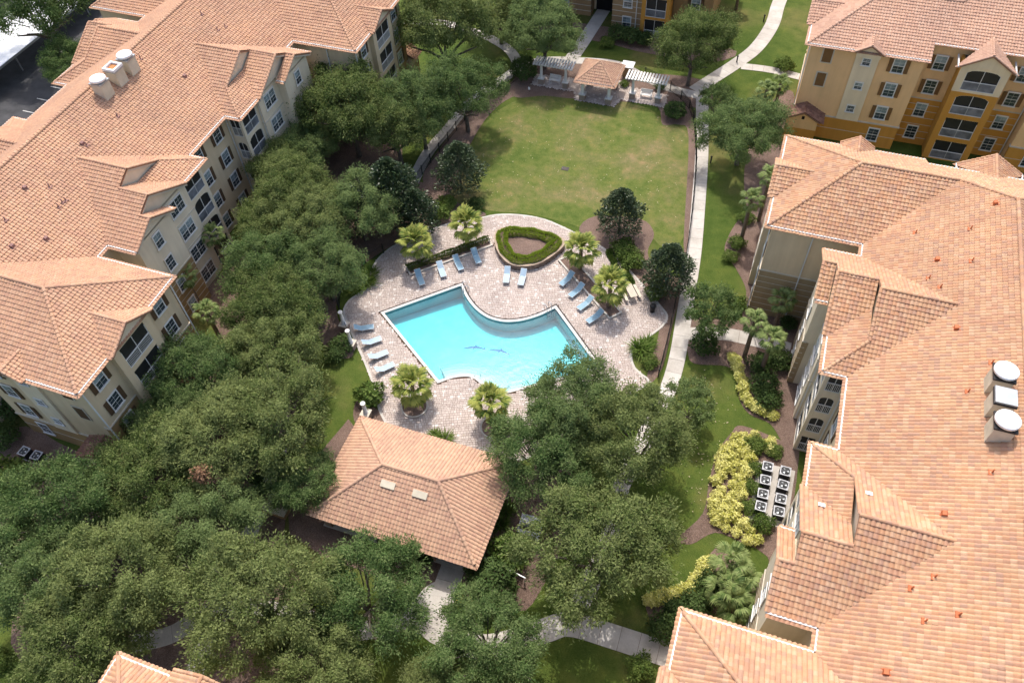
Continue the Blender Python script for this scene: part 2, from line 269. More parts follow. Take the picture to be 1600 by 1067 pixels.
# ---------------------------------------------------------------- tiled roofs
TW = .30; TL = .36
class Roof:
    def __init__(s, zb, seed=1): s.zb = zb; s.V = []; s.n = 0; s.F = []; s.deck = MB(); s.caps = MB(); s.gut = []; s.rng = np.random.default_rng(seed); s.extra = []; s.single = []
    def plane(s, poly, deck=True, th=.14, tiles=True, solo=0, near=(0, 0, 0)):
        P3 = [Vector(p) for p in poly]
        n = Vector((0, 0, 0))
        for i in range(len(P3)): n += P3[i].cross(P3[(i+1) % len(P3)])
        n.normalize()
        if n.z < 0: n = -n; P3 = P3[::-1]
        if deck: s.deck.slab([(p.x, p.y, p.z-.012) for p in P3], (0, 0, -th))
        if not tiles: return
        up = (Vector((0, 0, 1))-n*n.z).normalized(); e = up.cross(n).normalized()
        o = P3[0]-up*((P3[0].z-s.zb)/up.z); o = o-e*o.dot(e)
        pe = np.array([(p-o).dot(e) for p in P3]); ps = np.array([(p-o).dot(up) for p in P3])
        c0, c1 = int(math.floor(pe.min()/TW))-1, int(math.ceil(pe.max()/TW))+1; r0, r1 = int(math.floor(ps.min()/TL))-1, int(math.ceil(ps.max()/TL))+1
        cc, rr = np.meshgrid(np.arange(c0, c1), np.arange(r0, r1)); cc = cc.ravel(); rr = rr.ravel()
        E = cc*TW; S = rr*TL
        # signed distances to polygon edges (ccw in e,s with normal up)
        area = np.sum(pe*np.roll(ps, -1)-np.roll(pe, -1)*ps); sg = 1 if area > 0 else -1
        allin = np.ones(E.shape, bool); anyin = np.ones(E.shape, bool)
        for i in range(len(pe)):
            j = (i+1) % len(pe); dx, dy = pe[j]-pe[i], ps[j]-ps[i]; L = math.hypot(dx, dy)
            if L < 1e-6: continue
            ds = np.stack([sg*(dx*(S+b-ps[i])-dy*(E+a-pe[i]))/L for a in (0, TW) for b in (0, TL+.03)])
            allin &= (ds > -1e-4).all(0); anyin &= (ds > 1e-3).any(0)
        prof_a = np.array([0, .20, .44, .68, 1.0])*TW; prof_h = np.array([.0, .055, .078, .055, .0])
        def verts(E, S):
            N = len(E); j = s.rng.normal(0, .006, (N, 1)); jh = s.rng.normal(0, .006, (N, 1))
            a = E[:, None]+prof_a[None]+s.rng.normal(0, .003, (N, 1)); h = prof_h[None]+jh
            back = np.stack([a, np.broadcast_to(S[:, None]+TL+.03+j, a.shape), h+.004], -1)
            frt = np.stack([a, np.broadcast_to(S[:, None]+j, a.shape), h+.062], -1)
            bot = np.stack([a, np.broadcast_to(S[:, None]+j, a.shape), h*0+.0], -1)
            q = np.concatenate([back, frt, bot], 1)
            return np.array(o)+q[..., 0:1]*np.array(e)+q[..., 1:2]*np.array(up)+q[..., 2:3]*np.array(n)
        fq = np.array([[k, k+5, k+6, k+1] for k in range(4)]+[[k+5, k+10, k+11, k+6] for k in range(4)])
        if solo:      # the tiles that show largest become objects of their own
            ix = np.where(allin)[0]; ctr = np.array(o)+(E[ix]+TW/2)[:, None]*np.array(e)+(S[ix]+TL/2)[:, None]*np.array(up)
            pick = ix[np.argsort(((ctr-np.array(near))**2).sum(1))[:solo]]; allin[pick] = False; anyin[pick] = False
            rot = Matrix((e, up, n)).transposed().to_euler()
            for k in pick: s.single.append((o+e*float(E[k])+up*float(S[k]), rot))
        V = verts(E[allin], S[allin]); N = len(V)
        s.V.append(V.reshape(-1, 3)); s.F.append((fq[None]+(np.arange(N)*15)[:, None, None]).reshape(-1, 4)+s.n); s.n += N*15
        bd = anyin & ~allin
        if bd.any():
            V = verts(E[bd], S[bd]); bm = bmesh.new()
            for t in V:
                vs = [bm.verts.new(p) for p in t]
                for q in fq: bm.faces.new([vs[i] for i in q])
            for i in range(len(P3)):
                a, b2 = P3[i], P3[(i+1) % len(P3)]; d = b2-a
                if d.length < 1e-5: continue
                out = d.cross(n).normalized()
                if abs(d.normalized().dot(e)) > .999 and out.dot(up) < -.9: continue      # leave the eave overhang
                bmesh.ops.bisect_plane(bm, geom=bm.verts[:]+bm.edges[:]+bm.faces[:], plane_co=a, plane_no=out, clear_outer=True, dist=1e-5)
            bm.verts.index_update(); co = np.array([v.co[:] for v in bm.verts]); fs = []
            for f in bm.faces:
                ix = [v.index for v in f.verts]
                if len(ix) == 4: fs.append(ix)
                elif len(ix) == 3: fs.append(ix+[-1])
                else:
                    for k in range(1, len(ix)-1): fs.append([ix[0], ix[k], ix[k+1], -1])
            bm.free()
            if len(co): s.extra.append((co, fs))
    def cap(s, a, b, r=.15, rise=.05):
        a = Vector(a); b = Vector(b); d = b-a; L = d.length; n = max(1, round(L/.38)); t = d/L
        sd = t.cross(Vector((0, 0, 1))).normalized(); up = sd.cross(t).normalized()
        for i in range(n):
            p = a+d*(i/n); q = a+d*((i+1.12)/n); vs = []
            for c, rr, lift in ((p, r*1.08, .035), (q, r*.92, .0)):
                for k in range(6):
                    an = math.pi*k/5; vs.append(c+sd*(math.cos(an)*rr)+up*(math.sin(an)*rr*.95+rise+lift-.03))
            s.caps.add(vs, [(k, k+1, k+7, k+6) for k in range(5)]+[(5, 4, 3, 2, 1, 0)])
    def gutter(s, a, b, out, w=.15, h=.15):
        a = Vector(a); b = Vector(b); o = Vector(out)*w; dz = Vector((0, 0, -h)); l = Vector((0, 0, .06))
        s.gut.append(MB().slab([a+l, b+l, b+o+l, a+o+l], dz))
    def build(s, parent, tmat, gmat='gutter', name='roof'):
        ro = s.deck.build(name, 'deck_board', parent)
        V = list(s.V); tri = []; base = s.n; F = list(s.F)
        qs = []
        for co, fs in s.extra:
            V.append(co)
            for f in fs:
                if f[3] < 0: tri.append([f[0]+base, f[1]+base, f[2]+base])
                else: qs.append([x+base for x in f])
            base += len(co)
        V = np.concatenate(V); F = np.concatenate(F+([np.array(qs)] if qs else []))
        me = bpy.data.meshes.new('roof_tiles'); nt_ = len(tri); T = np.array(tri, np.int32).reshape(-1, 3)
        me.vertices.add(len(V)); me.vertices.foreach_set('co', V.astype(np.float32).ravel())
        me.loops.add(F.size+T.size); me.loops.foreach_set('vertex_index', np.concatenate([F.ravel(), T.ravel()]).astype(np.int32))
        me.polygons.add(len(F)+nt_); ls = np.concatenate([np.arange(len(F))*4, F.size+np.arange(nt_)*3]).astype(np.int32); lt = np.concatenate([np.full(len(F), 4), np.full(nt_, 3)]).astype(np.int32)
        me.polygons.foreach_set('loop_start', ls); me.polygons.foreach_set('loop_total', lt); me.polygons.foreach_set('use_smooth', np.zeros(len(F)+nt_, bool)); me.update(calc_edges=True); me.validate(); me.materials.append(MATS[tmat])
        tag(link('roof_tiles', me, ro), kind='stuff')
        if s.single:
            tm = MB(); pa = [0, .2*TW, .44*TW, .68*TW, TW]; ph = [.0, .055, .078, .055, .0]
            tm.add([(a, TL+.03, h+.004) for a, h in zip(pa, ph)]+[(a, 0, h+.062) for a, h in zip(pa, ph)]+[(a, 0, 0) for a in pa], [(k, k+5, k+6, k+1) for k in range(4)]+[(k+5, k+10, k+11, k+6) for k in range(4)])
            tme = tm.mesh('roof_tile', tmat)
            for p, rt in s.single: link('roof_tile', tme, ro, p, rt)
        if s.caps.v: tag(s.caps.build('ridge_tiles', tmat, ro), kind='stuff')
        for g_ in s.gut: g_.build('gutter', gmat, ro)
        return ro

# ---------------------------------------------------------------- window kit (shared meshes, local: wall plane y=0, outside is -y, centre at origin)
def win_meshes(w, h, cols, tw=.11):
    f = MB()
    f.box(-w/2-tw, w/2+tw, -.06, .0, h/2, h/2+tw*1.5); f.box(-w/2-tw, -w/2, -.05, 0, -h/2, h/2); f.box(w/2, w/2+tw, -.05, 0, -h/2, h/2)
    for c in range(1, cols): x = -w/2+w*c/cols; f.box(x-.045, x+.045, -.047, 0, -h/2, h/2)
    f.box(-w/2, w/2, -.043, 0, -.03, .03)
    for c in range(cols*2):
        x = -w/2+w*(c+.5)/(cols*2)
        if c % 2 == 0: x2 = -w/2+w*(c+1)/(cols*2); f.box(x2-.008, x2+.008, -.03, 0, -h/2, h/2)
    for z in (-h/4, h/4): f.box(-w/2, w/2, -.028, 0, z-.008, z+.008)
    sl = MB().box(-w/2-.16, w/2+.16, -.12, 0, -h/2-.14, -h/2)
    pu = MB().box(-w/2, w/2, -.022, 0, .03, h/2); pl = MB().box(-w/2, w/2, -.018, 0, -h/2, -.03)
    return f.mesh('window_frame', 'trim_white'), sl.mesh('window_sill', 'trim_white'), pu.mesh('pane', 'glass_blind'), pl.mesh('pane', 'glass_dark'), MB().box(-w/2, w/2, -.022, 0, .03, h/2).mesh('pane', 'glass_dark')
WK = {'tall': (1.05, 1.55, 1), 'pair': (1.95, 1.55, 2), 'single': (.95, 1.45, 1), 'small': (.75, .75, 1)}
WM = {k: win_meshes(*v) for k, v in WK.items()}
def shutter_mesh(mat, w=.42, h=1.62):
    m = MB().box(-w/2, w/2, -.05, 0, -h/2, h/2)
    for k in range(9): z = -h/2+.12+k*(h-.24)/8; m.box(-w/2+.05, w/2-.05, -.062, -.045, z-.05, z+.03)
    return m.mesh('shutter', mat)
SH = {'shutter': shutter_mesh('shutter'), 'shutter_dark': shutter_mesh('shutter_dark')}
wrng = random.Random(5)
def window(parent, p, face, kind, shut=None):
    fr, sl, pb, pd, pd2 = WM[kind]
    o = link('window', fr, parent, p, (0, 0, face)); link('sill', sl, o); link('pane', pb if wrng.random() < .75 else pd2, o); link('pane', pd, o)
    if shut:
        w = WK[kind][0]
        for sx in (-1, 1): link('shutter', SH[shut], o, (sx*(w/2+.11+.23), 0, 0))
    return o
E_, S_, N_, W_ = math.pi/2, 0., math.pi, -math.pi/2      # facing of a wall: outside is local -y
def fpt(face, a, d):     # a = along wall (to the viewer's right), d = outwards; returns xy
    c, s = math.cos(face), math.sin(face); return Vector((c*a+s*d, s*a-c*d, 0))
_bal = {}
def balcony(parent, p, face, w, h, arch, mat, rail='kick_panel', depth=1.3):
    """one open bay: floor slab, dark recess behind, screen with mullions, railing"""
    key = (w, h, arch, rail)
    if key not in _bal:
        n = 8; hw = w/2; top = h
        def curve(k): x = -hw+w*k/n; return (x, (h-.38+.38*math.sqrt(max(0, 1-(x/hw)**2))) if arch else h)
        sc = MB(); poly = [(-hw, .10, 0), (hw, .10, 0)]+[(curve(k)[0], .10, curve(k)[1]) for k in range(n, -1, -1)]
        sc.add(poly, [tuple(range(len(poly)))])
        fr = MB(); t = .05
        fr.box(-t/2, t/2, .02, .09, 0, h-.02); fr.box(-hw, hw, .01, .085, 1.0, 1.07); fr.box(-hw, hw, .012, .085, .0, .07); fr.box(-hw, -hw+t, .02, .09, .07, h-.4); fr.box(hw-t, hw, .02, .09, .07, h-.4)
        pts = [Vector((curve(k)[0], .055, curve(k)[1]-.02)) for k in range(n+1)]; fr.tube(pts, .03, 4)
        rl = MB()
        if rail == 'kick_panel': rl.box(-hw+.03, hw-.03, .05, .075, .08, 1.0)
        for k in range(int(w/.13)): x = -hw+.08+k*.13; rl.box(x-.016, x+.016, .02, .048, .08, 1.0)
        _bal[key] = (sc.mesh('screen', 'screen'), fr.mesh('screen_frame', 'trim_white'), rl.mesh('railing', rail if rail != 'bars' else 'trim_white'))
    a, b2, c = _bal[key]
    o = link('balcony', b2, parent, p, (0, 0, face)); link('screen', a, o); link('railing', c, o)
    return o
def bay_wall(m, x0, x1, y0, y1, z0, z1, face, ops, depth=.25):
    """wall slab with openings: along a in [x0,x1], outside plane d=y1, thickness depth; ops=(a0,a1,z0,z1,arch)"""
    # built in (a,z) strips; openings sorted by z and sharing one column
    a0, a1 = ops[0][0], ops[0][1]
    def q(a, d): v = fpt(face, a, d); return (v.x, v.y)
    def bx(A0, A1, Z0, Z1):
        if A1-A0 < 1e-4 or Z1-Z0 < 1e-4: return
        P4 = [q(A0, y1-depth), q(A1, y1-depth), q(A1, y1), q(A0, y1)]; m.prism(P4, Z0, Z1)
    bx(x0, a0, z0, z1); bx(a1, x1, z0, z1); zc = z0
    for (_, _, o0, o1, arch) in ops:
        bx(a0, a1, zc, o0); zc = o1
        if arch:
            n = 8; hw = (a1-a0)/2; mid = (a0+a1)/2
            for k in range(n):
                xa, xb = a0+(a1-a0)*k/n, a0+(a1-a0)*(k+1)/n
                za, zb_ = (o1-.38+.38*math.sqrt(max(0, 1-((x-mid)/hw)**2)) for x in (xa, xb))
                v = [(*q(xa, y1), za), (*q(xb, y1), zb_), (*q(xb, y1), o1), (*q(xa, y1), o1)]
                iv = fpt(face, 0, -depth); m.slab(v, (iv.x, iv.y, 0))
    bx(a0, a1, zc, z1)

# ---------------------------------------------------------------- apartment building (local: x across, y along; centre at origin)
PT = .52; M_ = 10.0; L_ = 30.8; WX = 18.0; W0 = 18.0; ZE = 12.0
def zm(x): return ZE+PT*(M_-abs(x))
def clip_half(poly, f):          # keep f(p)>=0 (f linear on x,y)
    out = []
    for i in range(len(poly)):
        a, b = poly[i], poly[(i+1) % len(poly)]; fa, fb = f(a), f(b)
        if fa >= 0: out.append(a)
        if (fa > 0 > fb) or (fa < 0 < fb): t = fa/(fa-fb); out.append(tuple(a[k]+(b[k]-a[k])*t for k in range(3)))
    return out
BEIGE = dict(up='stucco_beige', lo='stucco_brown', pale='stucco_pale', tow='stucco_pale', shut='shutter_dark', wing=False)
OLIVE = dict(up='stucco_beige', lo='stucco_olive', pale='stucco_pale', tow='stucco_pale', shut='shutter_dark', wing=False)
OCHRE = dict(up='stucco_peach', lo='stucco_ochre', pale='stucco_cream', tow='stucco_ochre', shut='shutter', wing=True)
def building(name, loc, rot, label, pal, tmat, east=(), south=True, roof_rows=True, seed=1, small_hw=1.45, parts=True, wsouth=(1, -1), west_roof=True, rail=('kick_panel', 'bars'), solo=None):
    B = empty(name, (loc[0], loc[1], 0), rot); tag(B, label, 'building')
    up, lo, pale, tow = pal['up'], pal['lo'], pal['pale'], pal['tow']
    r = Roof(ZE, seed); zr = ZE+PT*M_; wz = ZE+PT*6.4
    for sx in (1, -1):
        tl = (sx == 1) or west_roof
        r.plane([(sx*M_,-L_,ZE),(sx*M_,L_,ZE),(0,L_-M_,zr),(0,-L_+M_,zr)], tiles=tl)
        for sy in (1, -1):
            so = dict(solo=150, near=solo) if solo and sx == 1 and sy == 1 else {}
            r.plane([(sx*WX,sy*W0,ZE),(sx*11.6,sy*24.4,wz),(sx*3.6,sy*24.4,wz),(sx*M_,sy*W0,ZE)], tiles=tl, **so)
            r.plane([(sx*WX,sy*W0,ZE),(sx*WX,sy*L_,ZE),(sx*11.6,sy*24.4,wz)], tiles=tl, **so)
            # end slope outside the recess
            q = [(0,sy*L_,ZE),(sx*WX,sy*L_,ZE),(sx*11.6,sy*24.4,wz),(0,sy*24.4,wz)]
            r.plane(clip_half(q, lambda p: abs(p[0])-5.45))
            r.cap((sx*WX,sy*L_,ZE), (sx*11.6,sy*24.4,wz)); r.cap((sx*WX,sy*W0,ZE), (sx*11.6,sy*24.4,wz)); r.cap((sx*3.6,sy*24.4,wz), (sx*11.6,sy*24.4,wz)); r.cap((sx*3.6,sy*24.4,wz), (0,sy*(L_-M_),zr))
            r.gutter((sx*WX,sy*W0,ZE), (sx*WX,sy*L_,ZE), (sx,0,0)); r.gutter((sx*WX,sy*W0,ZE), (sx*M_,sy*W0,ZE), (0,-sy,0)); r.gutter((sx*5.45,sy*L_,ZE), (sx*WX,sy*L_,ZE), (0,sy,0))
            r.gutter((sx*M_,sy*16.3,ZE), (sx*M_,sy*W0,ZE), (sx,0,0))
            r.gutter((0,sy*(L_-1.8),ZE+PT*1.8), (sx*5.45,sy*(L_-1.8),ZE+PT*1.8), (0,sy,0))
            # cluster of nested gables and the corner tower
            def pl(*pp, zf, deck=True): r.plane([(sx*x, sy*y, zf(x, y)) for x, y in pp], tiles=tl)
            A1 = lambda x, y: ZE+PT*(y-3.4); Bf = lambda x, y: ZE+PT*(16.3-y); A2 = lambda x, y: ZE+PT*(y-6.9); A3 = lambda x, y: ZE+PT*(y-10.5); T1 = lambda x, y: ZE+PT*(11.8-x)
            pl((10,3.4),(11.8,3.4),(9.1,6.1),(7.3,6.1), zf=A1); pl((7.3,6.1),(9.1,6.1),(9.1,9.85),(3.55,9.85), zf=A1)
            pl((10,16.3),(13.2,16.3),(13.2,13.4),(7.1,13.4), zf=Bf); pl((7.1,13.4),(12.2,13.4),(12.2,11.6),(5.3,11.6), zf=Bf); pl((5.3,11.6),(9.1,11.6),(9.1,9.85),(3.55,9.85), zf=Bf)
            pl((11.8,3.4),(11.8,6.9),(9.1,9.6),(9.1,6.1), zf=T1); pl((11.8,6.9),(12.2,6.9),(12.2,11.6),(9.1,11.6),(9.1,9.6), zf=A2); pl((12.2,10.5),(13.2,10.5),(13.2,13.4),(12.2,13.4), zf=A3)
            g = lambda x, y, f: (sx*x, sy*y, f(x, y))
            for a, b, f in (((3.55,9.85),(9.1,9.85),A1),((9.1,11.6),(12.2,11.6),A2),((12.2,13.4),(13.2,13.4),A3),((9.1,6.1),(9.1,9.85),A1),((12.2,6.9),(12.2,11.6),A2),((13.2,10.5),(13.2,13.4),A3),((13.2,16.3),(13.2,13.4),Bf),((11.8,3.4),(9.1,6.1),A1)):
                r.cap(g(*a, f), g(*b, f), .13)
            r.gutter((sx*M_,sy*3.4,ZE), (sx*11.8,sy*3.4,ZE), (0,-sy,0)); r.gutter((sx*11.8,sy*3.4,ZE), (sx*11.8,sy*6.9,ZE), (sx,0,0)); r.gutter((sx*12.2,sy*10.5,ZE), (sx*13.2,sy*10.5,ZE), (0,-sy,0)); r.gutter((sx*M_,sy*16.3,ZE), (sx*13.2,sy*16.3,ZE), (0,sy,0))
            # wing dormer
            d = lambda x, y: ZE+PT*(2.6-abs(y-24.4))+.10
            for k in (-1, 1): pl((18,24.4+k*2.6),(18.65,24.4+k*2.6),(18.65,24.4),(15.2,24.4), zf=d)
            r.cap((sx*15.2,sy*24.4,d(0,24.4)), (sx*18.65,sy*24.4,d(0,24.4)), .13)
            for k in (-1, 1): r.cap((sx*18.6,sy*(24.4+k*2.6),d(0,24.4+2.6)), (sx*18.6,sy*24.4,d(0,24.4)), .11)
            # small gable on the end wall over the pilaster
            hw = small_hw; zt = ZE+.62*hw+.05
            for k in (-1, 1):
                r.plane([(sx*(11.6+k*hw),sy*(L_+.55),ZE+.05),(sx*11.6,sy*(L_+.55),zt),(sx*11.6,sy*(L_-.62*hw/PT),zt),(sx*(11.6+k*hw),sy*(L_-.1),ZE+.05)], tiles=tl)
                r.cap((sx*(11.6+k*hw),sy*(L_+.5),ZE+.05), (sx*11.6,sy*(L_+.5),zt), .11)
            r.cap((sx*11.6,sy*(L_+.55),zt), (sx*11.6,sy*(L_-.62*hw/PT),zt), .12)
    for sy in (1, -1):
        r.plane([(-3.6,sy*24.4,wz),(3.6,sy*24.4,wz),(0,sy*(L_-M_),zr)])
        r.plane([(-5.45,sy*(L_-1.8),ZE+PT*1.8),(5.45,sy*(L_-1.8),ZE+PT*1.8),(5.45,sy*24.4,wz),(-5.45,sy*24.4,wz)])
        hw = 2.7; zt = ZE+.6*hw; yb = L_-(zt-ZE)/PT
        for k in (-1, 1):
            r.plane([(k*hw,sy*(L_+.35),ZE),(0,sy*(L_+.35),zt),(0,sy*yb,zt),(k*hw,sy*(L_-.1),ZE)]); r.cap((k*hw,sy*(L_+.3),ZE), (0,sy*(L_+.3),zt), .12); r.gutter((k*hw,sy*(L_+.35),ZE), (k*hw,sy*(L_-2),ZE), (k,0,0))
        r.cap((0,sy*(L_+.35),zt), (0,sy*yb,zt), .13)
    r.cap((0,-L_+M_,zr), (0,L_-M_,zr), .17)
    for sx in (1, -1): r.gutter((sx*M_,-3.4,ZE), (sx*M_,3.4,ZE), (sx,0,0))
    ro = r.build(B, tmat)
    # --- walls
    class Bins:
        def __init__(q, name, mat): q.d = {}; q.k = 'all'; q.name = name; q.mat = mat
        def at(q, k): q.k = k; return q
        def __getattr__(q, n): return getattr(q.d.setdefault(q.k, MB()), n)
    wa = Bins('wall', up); wp = Bins('bay_wall', pale); wl = Bins('lower_wall', lo); bd = Bins('trim_band', 'trim_band'); wt = Bins('tower_wall', tow); inn = Bins('balcony_interior', 'interior')
    zt = 11.93
    wa.at('m').box(-9.6, 9.6, -27.0, 27.0, 0, 12.1)
    for sx in (1, -1):
        for sy in (1, -1):
            X = sorted((sx*5.9, sx*17.6)); Y = sorted((sy*18.4, sy*30.4)); wa.at('m').box(X[0], X[1], Y[0], Y[1], .0, zt)
            X = sorted((sx*9.3, sx*10.25)); Y = sorted((sy*15.5, sy*18.6)); wa.at('m').box(X[0], X[1], Y[0], Y[1], 0, zt-.02)
    def ctrap(m, x0, x1, y0, y1, z0, z1, sx, sy):
        X = sorted((sx*x0, sx*x1)); Y = sorted((sy*y0, sy*y1)); m.at((sx, sy, round(y0) if m is not bd else (round(y0), round(z0, 1), round(x0)))).box(X[0], X[1], Y[0], Y[1], z0, z1)
    for sx in (1, -1):
        for sy in (1, -1):
            # G2 / G3 bodies with gable ends, G1 triangle wall above the tower roof
            ctrap(wp, 9.2, 11.8, 7.0, 10.9, 0, 12.0, sx, sy); ctrap(wp, 9.25, 12.8, 10.9, 15.9, 0, 12.0, sx, sy)
            for xw, y0, y1, c, f0 in ((8.75, 3.9, 15.9, 9.85, 3.4), (11.62, 7.2, 15.88, 11.6, 6.9), (12.62, 10.95, 15.86, 13.4, 10.5)):
                top = ZE+PT*(c-f0)-.16; pts = [(sx*xw, sy*y0, 11.9), (sx*xw, sy*y1, 11.9), (sx*xw, sy*y1, ZE+PT*(16.3-y1)-.16), (sx*xw, sy*c, top), (sx*xw, sy*y0, ZE+PT*(y0-f0)-.16)]
                wp.at((sx, sy, {8.75: 'g1', 11.62: 7, 12.62: 11}[xw])).slab(pts, (sx*.18, 0, 0))
            # white verge boards under the gables
            for xw, y0, c, f0 in ((9.02, 6.1, 9.85, 3.4), (12.1, 6.9, 11.6, 6.9), (13.1, 10.5, 13.4, 10.5)):
                a = (sx*xw, sy*y0, ZE+PT*(y0-f0)-.16); b2 = (sx*xw, sy*c, ZE+PT*(c-f0)-.16); bd.at(('v', sx, sy, xw, y0 if 'y0' in dir() else 0, a[1])).slab([a, b2, (b2[0], b2[1], b2[2]-.2), (a[0], a[1], a[2]-.2)], (sx*.05, 0, 0))
            for xw, c, f0 in ((12.12, 11.6, 6.9), (13.12, 13.4, 10.5)):
                a = (sx*xw, sy*16.3, ZE-.16); b2 = (sx*xw, sy*c, ZE+PT*(c-f0)-.16); bd.at(('v', sx, sy, xw, y0 if 'y0' in dir() else 0, a[1])).slab([a, b2, (b2[0], b2[1], b2[2]-.2), (a[0], a[1], a[2]-.2)], (sx*.05, 0, 0))
            # cladding of the lower floors
            for (m, x0, x1, y0, y1, z1) in ((wl, 12.3, 12.83, 10.87, 15.93, 6.0), (wl, 17.2, 17.63, 18.37, 30.43, 3.0 if pal['wing'] else 6.0), (wl, 9.8, 17.2, 18.37, 18.9, 6.0)):
                ctrap(m, x0, x1, y0, y1, 0, z1, sx, sy)
            for z in ((6.0,) if not pal['wing'] else (3.0,)): ctrap(bd, 17.1, 17.69, 18.31, 30.49, z, z+.14, sx, sy)
            ctrap(bd, 10.3, 17.1, 18.32, 18.8, 6.0, 6.14, sx, sy)
            for z in (.75, 1.5, 2.25, 3.0, 3.75, 4.5, 5.25): ctrap(bd, 10.3, 17.645, 18.355, 18.8, z, z+.06, sx, sy); ctrap(bd, 12.5, 12.845, 10.855, 15.945, z, z+.06, sx, sy)
            ctrap(bd, 12.5, 12.87, 10.83, 15.97, 6.0, 6.16, sx, sy); ctrap(bd, 11.4, 11.86, 6.94, 10.88, 8.75, 8.88, sx, sy); ctrap(bd, 11.4, 11.855, 6.945, 10.88, 5.75, 5.88, sx, sy)
            # recess and pilaster on the end walls
            X = sorted((sx*10.4, sx*12.8)); Y = sorted((sy*30.3, sy*30.58)); wp.at((sx, sy, 'pil')).box(X[0], X[1], Y[0], Y[1], 3.05, ZE-.08)
            X = sorted((sx*(11.6-small_hw+.2), sx*(11.6+small_hw-.2)))
            for s3 in (0,): wp.at((sx, sy, 'pil')).slab([(X[0], sy*30.95, ZE-.7), (X[1], sy*30.95, ZE-.7), (X[1], sy*30.95, ZE+.02), (sx*11.6, sy*30.95, ZE+.62*small_hw-.15), (X[0], sy*30.95, ZE+.02)], (0, -sy*.5, 0))
            ctrap(wl, 5.87, 17.64, 30.0, 30.44, 0, 3.0, sx, sy); ctrap(bd, 5.8, 17.7, 30.0, 30.5, 3.0, 3.16, sx, sy); ctrap(bd, 5.85, 17.66, 30.1, 30.455, 1.5, 1.56, sx, sy)
    for sy in (1, -1):
        Y = sorted((sy*25.0, sy*28.6)); wa.at('m').box(-6.0, 6.0, Y[0], Y[1], 0, 12.75)
        Y = sorted((sy*26.0, sy*28.64)); wl.at(('e', sy)).box(-5.88, 5.88, Y[0], Y[1], 0, 6.0); bd.at(('e', sy, 6)).box(-5.88, 5.88, Y[0], Y[1] if sy > 0 else Y[1], 6.0, 6.14)
        for z in (.9, 1.8, 2.7, 3.6, 4.5, 5.3):
            Y2 = sorted((sy*28.0, sy*28.66)); bd.at(('e', sy, z)).box(-5.87, 5.87, Y2[0], Y2[1], z, z+.06)
    # towers with open balconies
    FL = (0.1, 3.1, 6.1, 9.1)
    def tower(face, c, half, dist, back, ops_h, m, z1, top_poly=None, wop=None, arch=(0, 1, 1, 0), rl='kick_panel', side=True, top_m=None):
        ow = wop or (half*2-.9); m.at(('t', face, c)); inn.at(('t', face, c))
        ops = [(c-ow/2, c+ow/2, FL[i]+.05, FL[i]+ops_h, arch[i]) for i in range(4)]
        if top_m is None: bay_wall(m, c-half, c+half, 0, dist, 0, z1, face, ops)
        else: bay_wall(m, c-half, c+half, 0, dist, 0, 8.9, face, ops[:3]); bay_wall(top_m.at(('t', face, c)), c-half, c+half, 0, dist, 8.9, z1, face, ops[3:])
        for i in range(4):
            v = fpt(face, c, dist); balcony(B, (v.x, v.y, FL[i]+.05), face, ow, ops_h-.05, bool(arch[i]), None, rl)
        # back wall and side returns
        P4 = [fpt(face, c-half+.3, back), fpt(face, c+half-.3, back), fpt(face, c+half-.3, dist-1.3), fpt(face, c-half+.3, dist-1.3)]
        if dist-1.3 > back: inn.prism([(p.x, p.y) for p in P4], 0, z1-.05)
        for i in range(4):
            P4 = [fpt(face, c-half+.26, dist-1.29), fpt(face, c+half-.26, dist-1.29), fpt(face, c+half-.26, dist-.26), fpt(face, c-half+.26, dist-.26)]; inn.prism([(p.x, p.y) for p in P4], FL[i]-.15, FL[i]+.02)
        if side:
            for k in (-1, 1):
                P4 = [fpt(face, c+k*half, back), fpt(face, c+k*(half-.25), back), fpt(face, c+k*(half-.25), dist-.26), fpt(face, c+k*half, dist-.26)]; m.prism([(p.x, p.y) for p in P4], 0, z1)
    for fc, sgn in (((E_, 1),) + (((W_, -1),) if 'w' in east else ())):
        if not parts: break
        for sy in (1, -1):
            a = lambda y: sgn*y      # along coordinate when facing E is +y, facing W is -y
            # corner tower front and side
            tower(fc, a(sy*5.4), 1.6, 11.4, 9.7, 2.55, wp, ZE-.05, wop=2.5, side=False, rl=rail[0])
            f2 = S_ if sy > 0 else N_
            cx = sgn*10.55*(1 if sy > 0 else -1)
            ops = [(cx-.58, cx+.58, FL[i]+.05, FL[i]+2.2, i in (1, 2)) for i in range(4)]
            bay_wall(wp.at(('t', fc, a(sy*5.4))), min(cx, cx) - (.95 if cx > 0 else .585), cx + (.585 if cx > 0 else .95), 0, -3.8, 0, ZE-.06, f2, ops)
            for i in range(4): v = fpt(f2, cx, -3.8); balcony(B, (v.x, v.y, FL[i]+.05), f2, 1.16, 2.15, i in (1, 2), None, rail[1] if rail[1] != 'kick_panel' else rail[0])
            X = sorted((sgn*9.2, sgn*11.1)); Y = sorted((sy*7.0, sy*6.9)); wp.at(('t', fc, a(sy*5.4))).box(X[0], X[1], Y[0], Y[1], 0, ZE-.1)
            # wing balcony bay
            tower(fc, a(sy*24.4), 2.35, 18.2, 17.55, 2.5, wa, ZE-.03, wop=3.2, rl=rail[1], arch=(0, 0, 0, 0))
            P5 = [(sgn*18.02, sy*24.4-2.3, ZE-.05), (sgn*18.02, sy*24.4+2.3, ZE-.05), (sgn*18.02, sy*24.4, ZE+PT*2.3)]; wp.at(('d', sgn, sy)).slab(P5, (sgn*.17, 0, 0))
